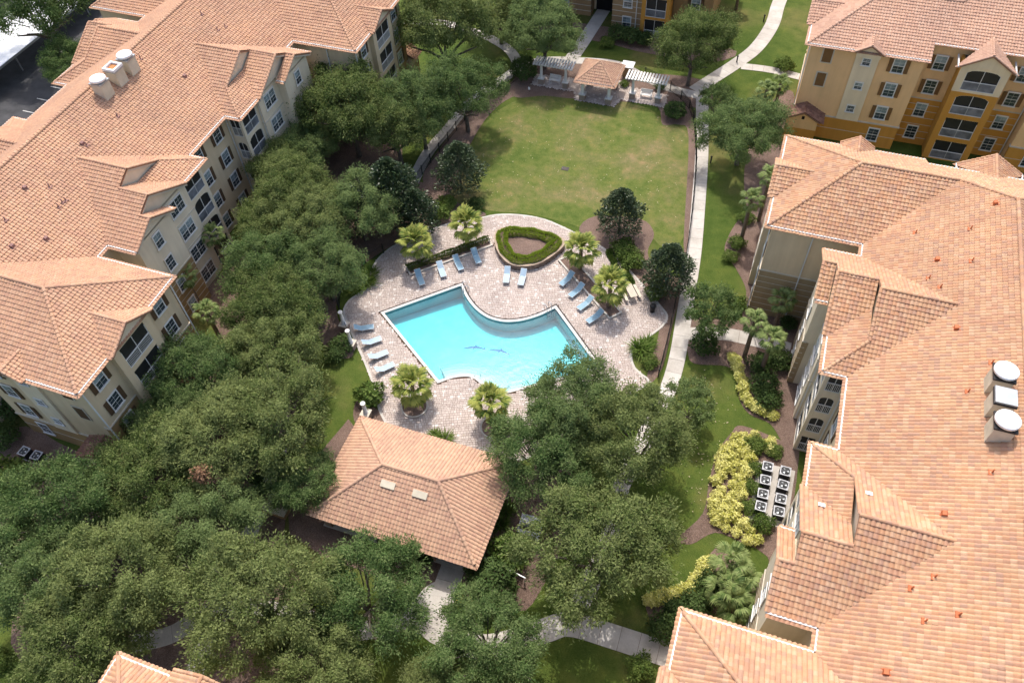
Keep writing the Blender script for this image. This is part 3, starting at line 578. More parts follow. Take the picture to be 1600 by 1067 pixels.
            for i in range(4):
                z = FL[i]+1.55
                for y in (20.3, 28.5): v = fpt(fc, a(sy*y), 17.63); window(B, (v.x, v.y, z), fc, 'tall', pal['shut'])
                v = fpt(fc, a(sy*8.95), 11.82); window(B, (v.x, v.y, z), fc, 'pair')
                v = fpt(fc, a(sy*13.4), 12.85); window(B, (v.x, v.y, z), fc, 'single')
                v = fpt(fc, a(sy*1.75), 9.62); window(B, (v.x, v.y, z), fc, 'tall', pal['shut'])
        ds = MB()
        for sy in (1, -1):
            for p in ((sgn*14.05, sy*18.28), (sgn*17.78, sy*18.35), (sgn*11.62, sy*7.02), (sgn*9.75, sy*3.6)): MB().box(-.05, .05, -.05, .05, 0.1, 11.85).build('downspout', 'gutter', B, (p[0], p[1], 0))
    if south and parts:
        tower(S_, 0., 2.35, L_-.05, 28.5, 2.5, wt, ZE-.05, wop=3.3, arch=(0, 0, 1, 1), rl=rail[0], top_m=wp)
        wp.at('st').slab([(-2.3, -L_+.06, ZE-.06), (2.3, -L_+.06, ZE-.06), (0, -L_+.06, ZE+.6*2.3)], (0, -.12, 0)); 
        for i in range(4):
            z = FL[i]+1.55
            for sx in wsouth:
                if i: window(B, (sx*11.6, -30.6, z), S_, 'small')
                window(B, (sx*8.3, -30.46, z), S_, 'tall', pal['shut'] if i else None)
                window(B, (sx*4.15, -28.68, z), S_, 'tall', pal['shut'] if i > 1 else None)
                if i > 1:
                    o = link('blind_window', MB().box(-.62, .62, -.05, 0, -.95, .95).mesh('blind_frame', 'trim_band'), B, (sx*15.7, -30.42, z)); link('panel', MB().box(-.48, .48, -.075, -.05, -.82, .82).mesh('panel', pal['shut']), o)
        ds = MB()
        for sx in (-1, 1): MB().box(sx*5.75-.05, sx*5.75+.05, -28.78, -28.66, .1, 12.8).build('downspout', 'gutter', B); MB().box(sx*17.75-.05, sx*17.75+.05, -30.45, -30.35, .1, 11.85).build('downspout', 'gutter', B)
        # entrance porch with its own little roof at the wing corner
        for sn in ((-1, 1) if pal is BEIGE else (-1,)):
            sx = wsouth[0]; pr = Roof(3.4, 3); x0, x1 = sorted((sx*14.6, sx*18.2)); c = (x0+x1)/2
            for k in (-1, 1): pr.plane([(c+k*2.0, sn*32.6, 3.4), (c, sn*32.6, 4.45), (c, sn*30.4, 4.45), (c+k*2.0, sn*30.4, 3.4)])
            pr.cap((c, sn*32.6, 4.45), (c, sn*30.5, 4.45), .12)
            pr.build(B, 'tile_brown' if sn < 0 else tmat, name='porch_roof')
            y0, y1 = sorted((sn*32.4, sn*30.45)); wa.at(('porch', sn)).box(c-1.7, c+1.7, y0, y1, 0, 3.3); wa.at(('porch', sn)).slab([(c-1.7, sn*32.4, 3.3), (c+1.7, sn*32.4, 3.3), (c, sn*32.4, 4.2)], (0, -sn*.2, 0)); y0, y1 = sorted((sn*32.43, sn*30.5)); wl.at(('porch', sn)).box(c-1.73, c+1.73, y0, y1, 0, 2.2)
            MB().box(-.16, .16, -.03, .03, -.2, .2).build('louvre', 'void', B, (c, sn*32.41, 3.7))
    for bn in (wa, wp, wl, bd, wt, inn):
        for k, mb in bn.d.items():
            if mb.v: mb.build(bn.name, bn.mat, B)
    return B
def stacks(B, pts, z0, open_mid):
    for i, (x, y) in enumerate(pts):
        o = MB().box(-.62, .62, -.62, .62, -.9, 1.35).build('vent_stack', 'stack_beige', B, (x, y, z0))
        MB().box(-.7, .7, -.7, .7, 1.35, 1.5).build('flange', 'metal_dark' if not open_mid else 'metal_grey', o)
        if i == 1:
            if open_mid:
                m = MB()
                for a in ((-.7, .7, -.7, -.5), (-.7, .7, .5, .7), (-.7, -.5, -.5, .5), (.5, .7, -.5, .5)): m.box(*a, 1.505, 1.75)
                m.build('cap', 'metal_white', o); MB().box(-.5, .5, -.5, .5, 1.505, 1.56).build('rusty_plate', 'rust', o)
            else: MB().box(-.66, .66, -.66, .66, 1.505, 1.66).build('cap', 'metal_grey', o)
        else: MB().lathe([(.55, 0), (.55, .12), (.78, .16), (.78, .32), (.72, .37), (.0, .40)], (0, 0, 1.5), 24).build('cap', 'metal_white', o)
_vm = {}
def roof_vent(B, x, y, mat, big):
    k = (mat, big)
    if k not in _vm:
        m = MB()
        if big: m.box(-.28, .28, -.24, .24, -.1, .03); m.add([(-.2,-.16,.03),(.2,-.16,.03),(.2,.16,.03),(-.2,.16,.03),(-.2,-.16,.22),(-.2,.16,.22),(.05,-.16,.26),(.05,.16,.26)], [(0,1,6,4),(3,5,7,2),(4,6,7,5),(1,2,7,6),(0,4,5,3)])
        else: m.box(-.2, .2, -.2, .2, -.1, .025); m.lathe([(.06, 0), (.05, .38), (.0, .39)], (0, 0, .02), 8)
        _vm[k] = m.mesh('roof_vent', mat)
    link('roof_vent', _vm[k], B, (x, y, zm(x)+.05), (0, math.atan(PT), 0) if big else (0, 0, 0))
BL_ = building('apartment_building', (-63.4, 52.0), 0., 'beige apartment block with peach tiled roof filling the left edge', BEIGE, 'tile_peach', seed=2)
BR_ = building('apartment_building', (20.4, 37.25), math.pi, 'apartment block with mottled orange tile roof filling the right edge', OLIVE, 'tile_mixed', south=False, seed=3, rail=('bars', 'bars'), solo=(11.0, 19.5, 14.0))
BT_ = building('apartment_building', (20.4, 115.7), 0., 'peach and ochre apartment block with arched balconies in the upper right corner', OCHRE, 'tile_far', seed=4, wsouth=(-1, 1))
BB_ = building('apartment_building', (-11.9, -25.3), math.pi, 'tile roofed block whose roof corner shows at the bottom edge left of centre', BEIGE, 'tile_mixed', south=False, seed=5, small_hw=2.6, parts=False, west_roof=False)
stacks(BL_, [(1.35, 2.35), (1.35, .35), (1.35, -1.9)], zm(1.35), True)
stacks(BR_, [(1.6, 2.0), (1.6, 0.0), (1.6, -2.0)], zm(1.6), False)
for p in ((3.08,-8.32),(3.46,-3.54),(3.40,-8.20),(1.22,4.19),(5.10,5.14),(2.07,13.96),(4.45,14.25),(4.16,13.23),(2.49,-15.34),(3.72,-14.03),(5.26,-14.77),(5.34,-14.44),(5.30,-15.36),(3.20,-19.01),(6.35,-18.70),(4.95,-20.86)): roof_vent(BL_, p[0], p[1], 'vent_purple', wrng.random() < .6)
for p in ((1.39,-20.66),(2.94,-18.00),(6.48,-18.43),(4.98,-14.90),(2.85,-14.30),(5.45,-12.91),(4.72,-11.79),(3.71,-7.43),(1.77,-3.98),(3.03,-1.53),(1.85,4.94),(4.14,8.06),(4.51,12.35),(5.58,13.22),(3.36,14.56),(4.89,15.17),(6.56,18.47)): roof_vent(BR_, p[0], p[1], 'vent_red', wrng.random() < .5)
for x, y, z in ((8.4, 7.54, 14.15), (10.93, 8.55, 12.86)): MB().box(-.22, .22, -.2, .2, .13, .16).build('roof_patch', 'metal_white', BR_, (x, y, z), (math.atan(PT), 0, 0))

# ---------------------------------------------------------------- ground, pool, deck, paths
PU, PV = -20.8, 0.
half = [(0,46.95),(1.1,47.08),(2.35,47.62),(3.55,48.5),(4.4,49.35),(5.15,50.25),(11.3,44.4),(2.7,38.3),(1.5,39.3),(0,39.85)]
POOL = [(PU+x, y) for x, y in half]+[(PU-x, y) for x, y in half[-2:0:-1]]      # clockwise
def resample(poly, closed=True):
    sm = []
    for i, p in enumerate(poly): sm.append(p)
    return sm
def offset(poly, d):
    n = len(poly); out = []; A = sum(poly[i][0]*poly[(i+1) % n][1]-poly[(i+1) % n][0]*poly[i][1] for i in range(n)); sg = 1 if A > 0 else -1
    for i in range(n):
        a, b, c = Vector(poly[i-1]), Vector(poly[i]), Vector(poly[(i+1) % n]); e1 = (b-a).normalized(); e2 = (c-b).normalized()
        n1 = Vector((e1.y, -e1.x))*sg; n2 = Vector((e2.y, -e2.x))*sg; m = (n1+n2); m = m/max(.35, m.dot(n1)); out.append((b.x+m.x*d, b.y+m.y*d))
    return out
# fine outline: smooth the concave bows, keep the corners
def bow(pts, n=8): return smooth_poly(pts, False, n)
_r = [(PU+x, y) for x, y in half]; _l = [(PU-x, y) for x, y in half]
POOLF = bow(_l[5:0:-1]+_r[0:6], 5)+[_r[6]]+bow(_r[7:10]+_l[8:6:-1], 5)+[_l[6]]
def fill_hole(name, outer, holes, z, mat):
    bm = bmesh.new()
    for loop in [outer]+holes:
        vs = [bm.verts.new((p[0], p[1], z)) for p in loop]
        for i in range(len(vs)): bm.edges.new((vs[i], vs[(i+1) % len(vs)]))
    bmesh.ops.triangle_fill(bm, use_beauty=True, use_dissolve=False, edges=bm.edges[:])
    for f in bm.faces:
        if f.normal.z < 0: f.normal_flip()
    me = bpy.data.meshes.new(name); bm.to_mesh(me); bm.free(); me.materials.append(MATS[mat]); return link(name, me)
tag(fill_hole('lawn', [(-320,-160),(320,-160),(320,420),(-320,420)], [offset(POOLF, .25)], 0., 'grass'), kind='structure')
_bz = [0.]
def bed(poly, z=.012, mat='mulch', name='mulch_bed', sm=True):
    _bz[0] += .0017; return tag(sheet(name, smooth_poly(poly, True, 4) if sm else poly, .004+_bz[0], mat, th=.02), kind='structure')
# worn inner lawn
bed([(-32.34,62.39),(-33.13,70.50),(-32.75,78.47),(-29.35,83.65),(-23.80,85.23),(-15.47,85.51),(-11.67,83.21),(-8.34,80.92),(-6.22,71.34),(-5.43,64.06),(-6.85,61.61),(-11.17,64.93),(-14.81,62.25),(-17.78,62.40),(-22.34,62.63),(-26.66,61.87),(-29.48,62.13)], .008, 'grass_worn', 'lawn')
# mulch
bed([(-32.64,61.18),(-36.51,64.62),(-36.68,70.97),(-35.67,79.29),(-32.77,85.89),(-27.90,87.27),(-27.93,84.63),(-31.65,82.70),(-33.30,77.63),(-33.28,70.45),(-32.40,63.52)], .012)
bed([(-32.77,85.89),(-31.18,91.85),(-25.42,92.21),(-20.90,93.48),(-12.34,89.94),(-8.62,85.43),(-6.56,77.09),(-4.58,63.31),(-5.19,62.92),(-8.34,80.92),(-10.04,83.02),(-11.91,82.48),(-13.22,85.74),(-16.79,85.83),(-23.61,84.58),(-27.76,84.10),(-31.26,82.82)], .016)
bed([(-16.43,61.55),(-15.41,64.40),(-10.57,65.43),(-8.57,63.62),(-8.56,60.59),(-6.77,58.23),(-3.84,57.72),(-3.99,53.16),(-3.71,46.18),(-4.72,43.92),(-4.95,46.99),(-5.04,50.67),(-6.30,53.32),(-9.52,56.91),(-12.66,59.64)], .020)
bed([(-34.07,55.35),(-37.39,49.28),(-37.22,43.69),(-33.05,39.26),(-33.28,38.03),(-35.41,38.34),(-40.52,43.57),(-41.84,51.95),(-39.94,61.26),(-36.29,64.10),(-30.53,61.82),(-27.17,61.17),(-29.56,59.37)], .012)
bed([(-27.70,33.56),(-29.90,33.98),(-29.57,32.22),(-28.15,31.07),(-25.96,31.21),(-26.49,33.21)], .016)
bed([(-48,12),(-45,34),(-52,40),(-50,50),(-54,56),(-50,68),(-44,72),(-40,66),(-39,52),(-38,44),(-36.5,36),(-33,30),(-30,20),(-22,12),(-30,6),(-44,4)], .008)
bed([(-29.5,20),(-11.5,19.6),(-8,22),(-8,32),(-12,33),(-13,31),(-27.5,31),(-30,31)], .014)
bed([(-52,21),(-60,21),(-60,10),(-50,10),(-44,15),(-44,22)], .016)
bed([(1.80,73.74),(0.26,69.98),(-0.70,66.53),(-0.87,63.24),(0.72,61.01),(2.23,58.21),(2.35,55.13),(4,50),(10,48),(11,56),(4,69)], .012)
bed([(-1.89,48.92),(-0.94,47.61),(1.92,48.21),(3.05,47.24),(3.74,44.88),(4.89,43.50),(6.78,43.03),(8.05,41.49),(9,41),(9,52),(3,54),(0.69,53.75),(-2.91,52.63)], .016)
bed([(4.49,42.08),(3.66,40.97),(2.88,38.66),(2.72,35.70),(2.78,32.53),(1.33,29.77),(2.42,29.55),(4.10,31.16),(6.42,30.93),(7.85,30.65),(8.60,29.32),(7.5,22),(9.5,26),(9.6,41),(8.21,41.54)], .020)
bed([(5.16,30.17),(4.08,29.35),(2.74,26.49),(1.03,25.00),(-0.04,23.89),(1.30,21.84),(3.06,21.67),(5.43,24.50),(5,20),(8,22),(9,27)], .024)
bed([(1.0,93),(2.7,92.5),(2.7,82),(2.7,71),(.6,70),(-1.0,77),(-.8,86)], .012)
bed([(-36,101.5),(-8,101.5),(-8,97.5),(-14,97),(-19,97.2),(-24,98),(-36,98.5)], .012)
bed([(-18,92),(-9,93),(-7,88),(-10,87),(-14,90)], .014)
bed([(-31,4),(-20,5.6),(-17,9),(-24,10.5),(-34,8)], .02)
# pool
PL = empty('swimming_pool', (PU, 44.5, 0)); tag(PL, 'turquoise chevron shaped swimming pool with white coping', 'pool')
def rel(p, z=0.): return (p[0]-PU, p[1]-44.5, z)
def floor_z(v): return -1.15-(v-39.)*.05
DEP = -1.85
inn_ = POOLF; n = len(inn_); m = MB()
m.add([rel(p, -.02) for p in inn_]+[rel(p, DEP) for p in inn_], [(i, (i+1) % n, n+(i+1) % n, n+i) for i in range(n)]); m.build('basin_wall', 'plaster_wall', PL)
def flat(poly, z, mat, name, parent, org):
    bm = bmesh.new(); f = bm.faces.new([bm.verts.new((p[0]-org[0], p[1]-org[1], z)) for p in poly]); bm.normal_update()
    if f.normal.z < 0: f.normal_flip()
    bmesh.ops.triangulate(bm, faces=[f]); me = bpy.data.meshes.new(name); bm.to_mesh(me); bm.free(); me.materials.append(MATS[mat]); return link(name, me, parent)
fo = flat(offset(POOLF, .01), 0, 'plaster', 'basin_floor', PL, (PU, 44.5))
for v_ in fo.data.vertices: v_.co.z = floor_z(v_.co.y+44.5)
wp_ = offset(POOLF, .012); MB().prism([rel(p)[:2] for p in wp_[::-1]], -2.1, -.10).build('water', 'water', PL)
def ring(poly, d0, d1, z0, z1, mat, name):
    a, b = offset(poly, d0), offset(poly, d1); n = len(a); m = MB()
    vs = [rel(p, z1) for p in a]+[rel(p, z1) for p in b]+[rel(p, z0) for p in a]+[rel(p, z0) for p in b]; fs = []
    for i in range(n):
        j = (i+1) % n; fs += [(i, j, n+j, n+i), (2*n+i, 2*n+j, j, i), (n+i, n+j, 3*n+j, 3*n+i)]
    m.add(vs, fs); return m.build(name, mat, PL)
ring(POOLF, -.03, .24, -.06, .085, 'coping', 'coping')
a_, b_ = offset(POOLF, .245), offset(POOLF, .40); ii = [i for i in range(len(POOLF)) if POOLF[i][1] > 44.35]; k0 = len(_l[5:0:-1]); m = MB(); st_ = POOLF.index(_l[6])
ii = sorted(ii, key=lambda i: (i-st_) % len(POOLF)); k = len(ii)
m.add([rel(a_[i], .072) for i in ii]+[rel(b_[i], .072) for i in ii]+[rel(a_[i], .0) for i in ii]+[rel(b_[i], .0) for i in ii], [(j, j+1, k+j+1, k+j) for j in range(k-1)]+[(k+j, k+j+1, 3*k+j+1, 3*k+j) for j in range(k-1)]); m.build('deck_drain', 'drain_dark', PL); ring(POOLF, -.022, -.004, -.32, -.07, 'tile_line', 'waterline_tile')
# entry steps following the lower bow
for k, (d, z) in enumerate(((.55, -.30), (1.05, -.52), (1.55, -.74), (2.05, -.95))):
    m = MB(); c0 = (PU, 36.2); r_ = 3.62+d; pts = []
    for i in range(17): a = R(90-40+80*i/16); pts.append((c0[0]+r_*math.cos(a)*1.0, c0[1]+r_*math.sin(a)))
    pts2 = [(PU+ (p[0]-PU)*.9, 38.6) for p in pts[::-1]]
    poly = [p for p in pts]+[(PU-2.2, 38.9), (PU-1.4, 39.3), (PU, 39.8), (PU+1.4, 39.3), (PU+2.2, 38.9)]
    b_ = MB().prism([rel(p)[:2] for p in poly], DEP+.01, z); b_.build('step', 'plaster_step', PL)
    MB().tube([rel(p, z+.004) for p in pts], .012, 4).build('step_edge', 'tile_line', PL)
# dolphin mosaics on the floor
def dolphin(c, a, s):
    body = [(-1,0),(-.7,.10),(-.3,.22),(0,.26),(.12,.45),(.25,.26),(.55,.16),(.8,.02),(1.0,.14),(.97,-.02),(1.05,-.2),(.8,-.06),(.45,0),(.1,.04),(-.05,-.12),(-.15,.02),(-.5,-.02),(-.8,-.05)]
    ca, sa_ = math.cos(a), math.sin(a); m = MB(); m.prism([(s*(x*ca-y*sa_), s*(x*sa_+y*ca)) for x, y in body], 0, .012); o = m.build('mosaic', 'pool_blue', PL, (c[0]-PU, c[1]-44.5, floor_z(c[1])+.015), (math.atan(-.05), 0, 0))
    o['label'] = 'blue dolphin mosaic on the pool floor'
    return o
for c, a in (((-22.15,43.95), .28), ((-19.62,44.32), .05)): dolphin(c, a, 1.1)
# deck
DECK = smooth_poly([(-35.99,42.99),(-36.34,44.87),(-35.65,46.48),(-36.00,49.23),(-35.76,52.27),(-33.99,55.17),(-30.75,58.47),(-27.95,60.18),(-26.10,61.39),(-23.68,62.12),(-20.71,62.26),(-17.49,61.43),(-14.28,60.35),(-11.63,58.96),(-8.35,56.32),(-5.77,53.84),(-4.64,52.60),(-4.83,51.16),(-5.88,49.32),(-6.92,47.34),(-6.19,45.40),(-4.41,44.17),(-5.87,42.41),(-7.57,39.64),(-9.59,37.20),(-11.18,34.59),(-13.96,32.19),(-16.34,32.10),(-13.4,31.2),(-16,31.0),(-20,30.7),(-26,30.7),(-28.2,31.5),(-26.33,32.16),(-27.59,33.59),(-28.87,35.46),(-30.94,37.79),(-33.20,40.13)], True, 3)
fill_hole('pool_deck', DECK, [offset(POOLF, .29)], .03, 'soil')['kind'] = 'structure'
DK = bpy.data.objects['pool_deck']
m = MB(); a_, b_ = offset(DECK, -.16), offset(DECK, .06); k = len(a_)
m.add([(p[0], p[1], .06) for p in a_]+[(p[0], p[1], .06) for p in b_]+[(p[0], p[1], 0) for p in b_], [(i, k+i, k+(i+1) % k, (i+1) % k) for i in range(k)]+[(k+i, 2*k+i, 2*k+(i+1) % k, k+(i+1) % k) for i in range(k)]); m.build('border', 'concrete', DK)
PLANT = smooth_poly([(-24.86,58.46),(-23.99,55.86),(-21.76,54.09),(-19.34,54.74),(-17.72,56.99),(-17.37,59.10),(-19.93,59.85),(-22.81,59.60)], True, 5)
BEDL = [(-32.24,50.87),(-30.3,51.75),(-24.9,57.6),(-25.9,58.6),(-31.6,52.6)]
def strip(a, b, wd):
    a, b = Vector(a), Vector(b); t = (b-a).normalized(); nn = Vector((-t.y, t.x))*wd; return [tuple(a), tuple(b), tuple(b+nn), tuple(a+nn)]
BEDL = strip((-31.59,49.91), (-24.74,56.65), 1.3)
BEDR = strip((-17.32,56.63), (-10.04,50.40), 1.55)
def pavers(polyin, holes, z, parent, seed, name='pavers', ang=0.4):
    rg = np.random.default_rng(seed); xs = np.array([p[0] for p in polyin]); ys = np.array([p[1] for p in polyin]); ca, sa_ = math.cos(ang), math.sin(ang)
    cx, cy = xs.mean(), ys.mean(); rad = max(np.hypot(xs-cx, ys-cy))+1; X0 = []; X1 = []; Y0 = []; Y1 = []; y = -rad
    while y < rad:
        hgt = .20 if rg.random() < .5 else .27; wds = rg.choice([.18, .26, .34], int(2*rad/.2)); ed = -rad+rg.random()*.3+np.concatenate([[0], np.cumsum(wds)]); ed = ed[ed < rad]
        X0.append(ed[:-1]); X1.append(ed[1:]); Y0.append(np.full(len(ed)-1, y)); Y1.append(np.full(len(ed)-1, y+hgt)); y += hgt
    X0, X1, Y0, Y1 = map(np.concatenate, (X0, X1, Y0, Y1)); g = .006
    mx, my = (X0+X1)/2, (Y0+Y1)/2; px, py = cx+ca*mx-sa_*my, cy+sa_*mx+ca*my
    k = inpoly(px, py, polyin)
    for h in holes: k &= ~inpoly(px, py, h)
    X0, X1, Y0, Y1 = X0[k]+g, X1[k]-g, Y0[k]+g, Y1[k]-g; N = len(X0); zt = z+rg.normal(0, .002, N)
    def crn(x, y, zz): return np.stack([cx+ca*x-sa_*y, cy+sa_*x+ca*y, zz], -1)
    b_ = .012; V = np.stack([crn(X0, Y0, zt-.03), crn(X1, Y0, zt-.03), crn(X1, Y1, zt-.03), crn(X0, Y1, zt-.03), crn(X0+b_, Y0+b_, zt), crn(X1-b_, Y0+b_, zt), crn(X1-b_, Y1-b_, zt), crn(X0+b_, Y1-b_, zt)], 1)
    fq = np.array([[4,5,6,7],[0,1,5,4],[1,2,6,5],[2,3,7,6],[3,0,4,7]]); F = (fq[None]+(np.arange(N)*8)[:, None, None]).reshape(-1, 4)
    return tag(link(name, np_mesh(name, V.reshape(-1, 3), F, 'paver'), parent), kind='stuff')
pavers(DECK, [offset(POOLF, .36), PLANT, BEDL, BEDR], .055, DK, 1)
# concrete walks, slab by slab
def walk(pts, wd, name='walkway', step=1.52, z=.05, sm=True):
    P2 = smooth_poly(pts, False, 8) if sm else pts
    P2 = [Vector(p[:2]) for p in P2]; d = [0]
    for i in range(1, len(P2)): d.append(d[-1]+(P2[i]-P2[i-1]).length)
    def at(s):
        s = min(max(s, 0), d[-1]-1e-6); i = max(k for k in range(len(d)) if d[k] <= s); i = min(i, len(P2)-2); t = (s-d[i])/max(1e-9, d[i+1]-d[i]); p = P2[i].lerp(P2[i+1], t); q = (P2[i+1]-P2[i]).normalized(); return p, Vector((-q.y, q.x))
    nn = max(1, round(d[-1]/step)); st = d[-1]/nn; ls, rs = [], []
    for i in range(nn*3+1): p, q = at(d[-1]*i/(nn*3)); ls.append(p+q*wd/2); rs.append(p-q*wd/2)
    k = len(ls); m = MB(); m.add([(p.x, p.y, z-.018) for p in ls]+[(p.x, p.y, z-.018) for p in rs], [(i, k+i, k+i+1, i+1) for i in range(k-1)])
    root = tag(m.build(name, 'soil'), kind='structure')
    for i in range(nn):
        a, b2 = i*st+.012, (i+1)*st-.012; L4, R4 = [], []
        for t in (0, .33, .67, 1): p, q = at(a+(b2-a)*t); L4.append(p+q*(wd/2-.01)); R4.append(p-q*(wd/2-.01))
        MB().prism([tuple(p) for p in R4]+[tuple(p) for p in L4[::-1]], z-.03, z+.0005*(i % 4)).build('slab', 'concrete', root)
    return root
walk([(-1.74,121.05),(-2.24,113.90),(-2.34,108.31),(-3.51,102.26),(-5.50,97.80),(-7.52,94.08),(-9.55,90.44)], 1.9)
walk([(-8.40,89.63),(-7.15,83.20),(-6.06,77.23),(-4.91,69.51),(-3.94,62.50),(-3.41,56.93),(-3.03,52.59),(-2.63,47.72),(-2.71,43.65),(-3.53,37.75),(-4.30,32.84),(-3.98,27.44),(-4.79,21.88)], 1.55)
walk([(-4.76,97.40),(-0.90,97.58),(3.83,96.85)], 1.4, z=.046)
walk([(-2.25,50.96),(1.01,51.98),(4.07,52.11),(7.42,52.02)], 1.6, z=.046)
walk([(-26.79,92.30),(-26.34,97.54),(-25.76,106.46)], 1.9, sm=False)
walk([(-37.38,63.78),(-37.77,69.13),(-37.15,74.22),(-36.30,80.94),(-34.14,85.95),(-32.64,89.41),(-30.20,91.65),(-26.46,92.70),(-20.90,93.48),(-17.01,91.84),(-12.79,90.10),(-8.79,89.52)], 1.5, z=.042)
walk([(-32.93,89.48),(-35.67,92.83),(-39.77,94.99),(-46.27,96.63),(-51.93,95.79),(-54.50,94.73)], 1.5, z=.038)
walk([(-15.31,21.73),(-15.22,19.21),(-14.83,16.43)], 2.0, sm=False)
walk([(-16.40,17.21),(-14.17,16.39),(-10.56,16.59),(-6.79,19.12),(-5.07,20.21),(-1.57,20.37),(3.33,20.37)], 1.9, z=.046)
walk([(-16.40,17.21),(-20.39,14.56),(-26.24,13.92),(-31.50,12.96),(-34.12,9.70),(-36.80,8.03)], 1.5, z=.042)
walk([(-31.50,12.96),(-31.17,9.67),(-30.78,7.31),(-30.70,5.91)], 1.5, z=.038)
walk([(-34.61,27.71),(-33.41,23.34),(-32.92,20.32),(-32.37,16.31),(-31.50,12.96)], 1.4, z=.034)
walk([(-54.27,10.24),(-51.56,10.24),(-49.42,10.08)], 1.8, z=.05)
# wide apron in front of the pavilion walk
tag(sheet('concrete_apron', smooth_poly([(-16.69,19.54),(-15.67,20.04),(-14.92,16.40),(-16.62,15.83),(-17.50,16.84),(-17.15,18.29)], True, 3), .038, 'concrete'), kind='structure')
# parking lot behind the left block
tag(sheet('parking_lot', [(-130,30),(-84,30),(-84,120),(-130,120)], .02, 'asphalt'), kind='structure')
for k in range(8): MB().box(-.06, .06, -2.6, 2.6, 0, .006).build('bay_line', 'trim_white', bpy.data.objects['parking_lot'], (-90.5, 48+k*2.8, .022), (0, 0, math.pi/2))

# ---------------------------------------------------------------- vegetation
def leaf_quads(P, D, L, W, rng, droop=.0, fold=.25):
    """one rhombic leaf per point: P base, D direction (unit), L length, W width arrays"""
    N = len(P); r = rng.normal(size=(N, 3)); sd = np.cross(D, r); sd /= np.linalg.norm(sd, axis=1, keepdims=True)+1e-9; up = np.cross(sd, D)
    tip = P+D*L[:, None]+np.array([0, 0, -1])*(droop*L)[:, None]; mid = P+D*(L*.5)[:, None]
    V = np.stack([P, mid+sd*(W/2)[:, None]+up*(W*fold)[:, None], tip, mid-sd*(W/2)[:, None]+up*(W*fold)[:, None]], 1)
    F = (np.arange(N)*4)[:, None]+np.arange(4)[None]
    return V.reshape(-1, 3), F
def unit(a): return a/(np.linalg.norm(a, axis=-1, keepdims=True)+1e-9)
def leaf_n(P, Nrm, L, W, rng, tilt=.45, out=.35):
    """leaves lying on a clump surface: plane roughly perpendicular to Nrm, pointing outwards a little"""
    N = len(P); nn = unit(Nrm+rng.normal(0, tilt, (N, 3))); t = unit(np.cross(nn, rng.normal(size=(N, 3)))); D = unit(t+nn*out); sd = unit(np.cross(D, nn))
    mid = P+D*(L*.5)[:, None]; tip = P+D*L[:, None]
    V = np.stack([P, mid+sd*(W/2)[:, None], tip, mid-sd*(W/2)[:, None]], 1); return V.reshape(-1, 3), (np.arange(N)*4)[:, None]+np.arange(4)[None]
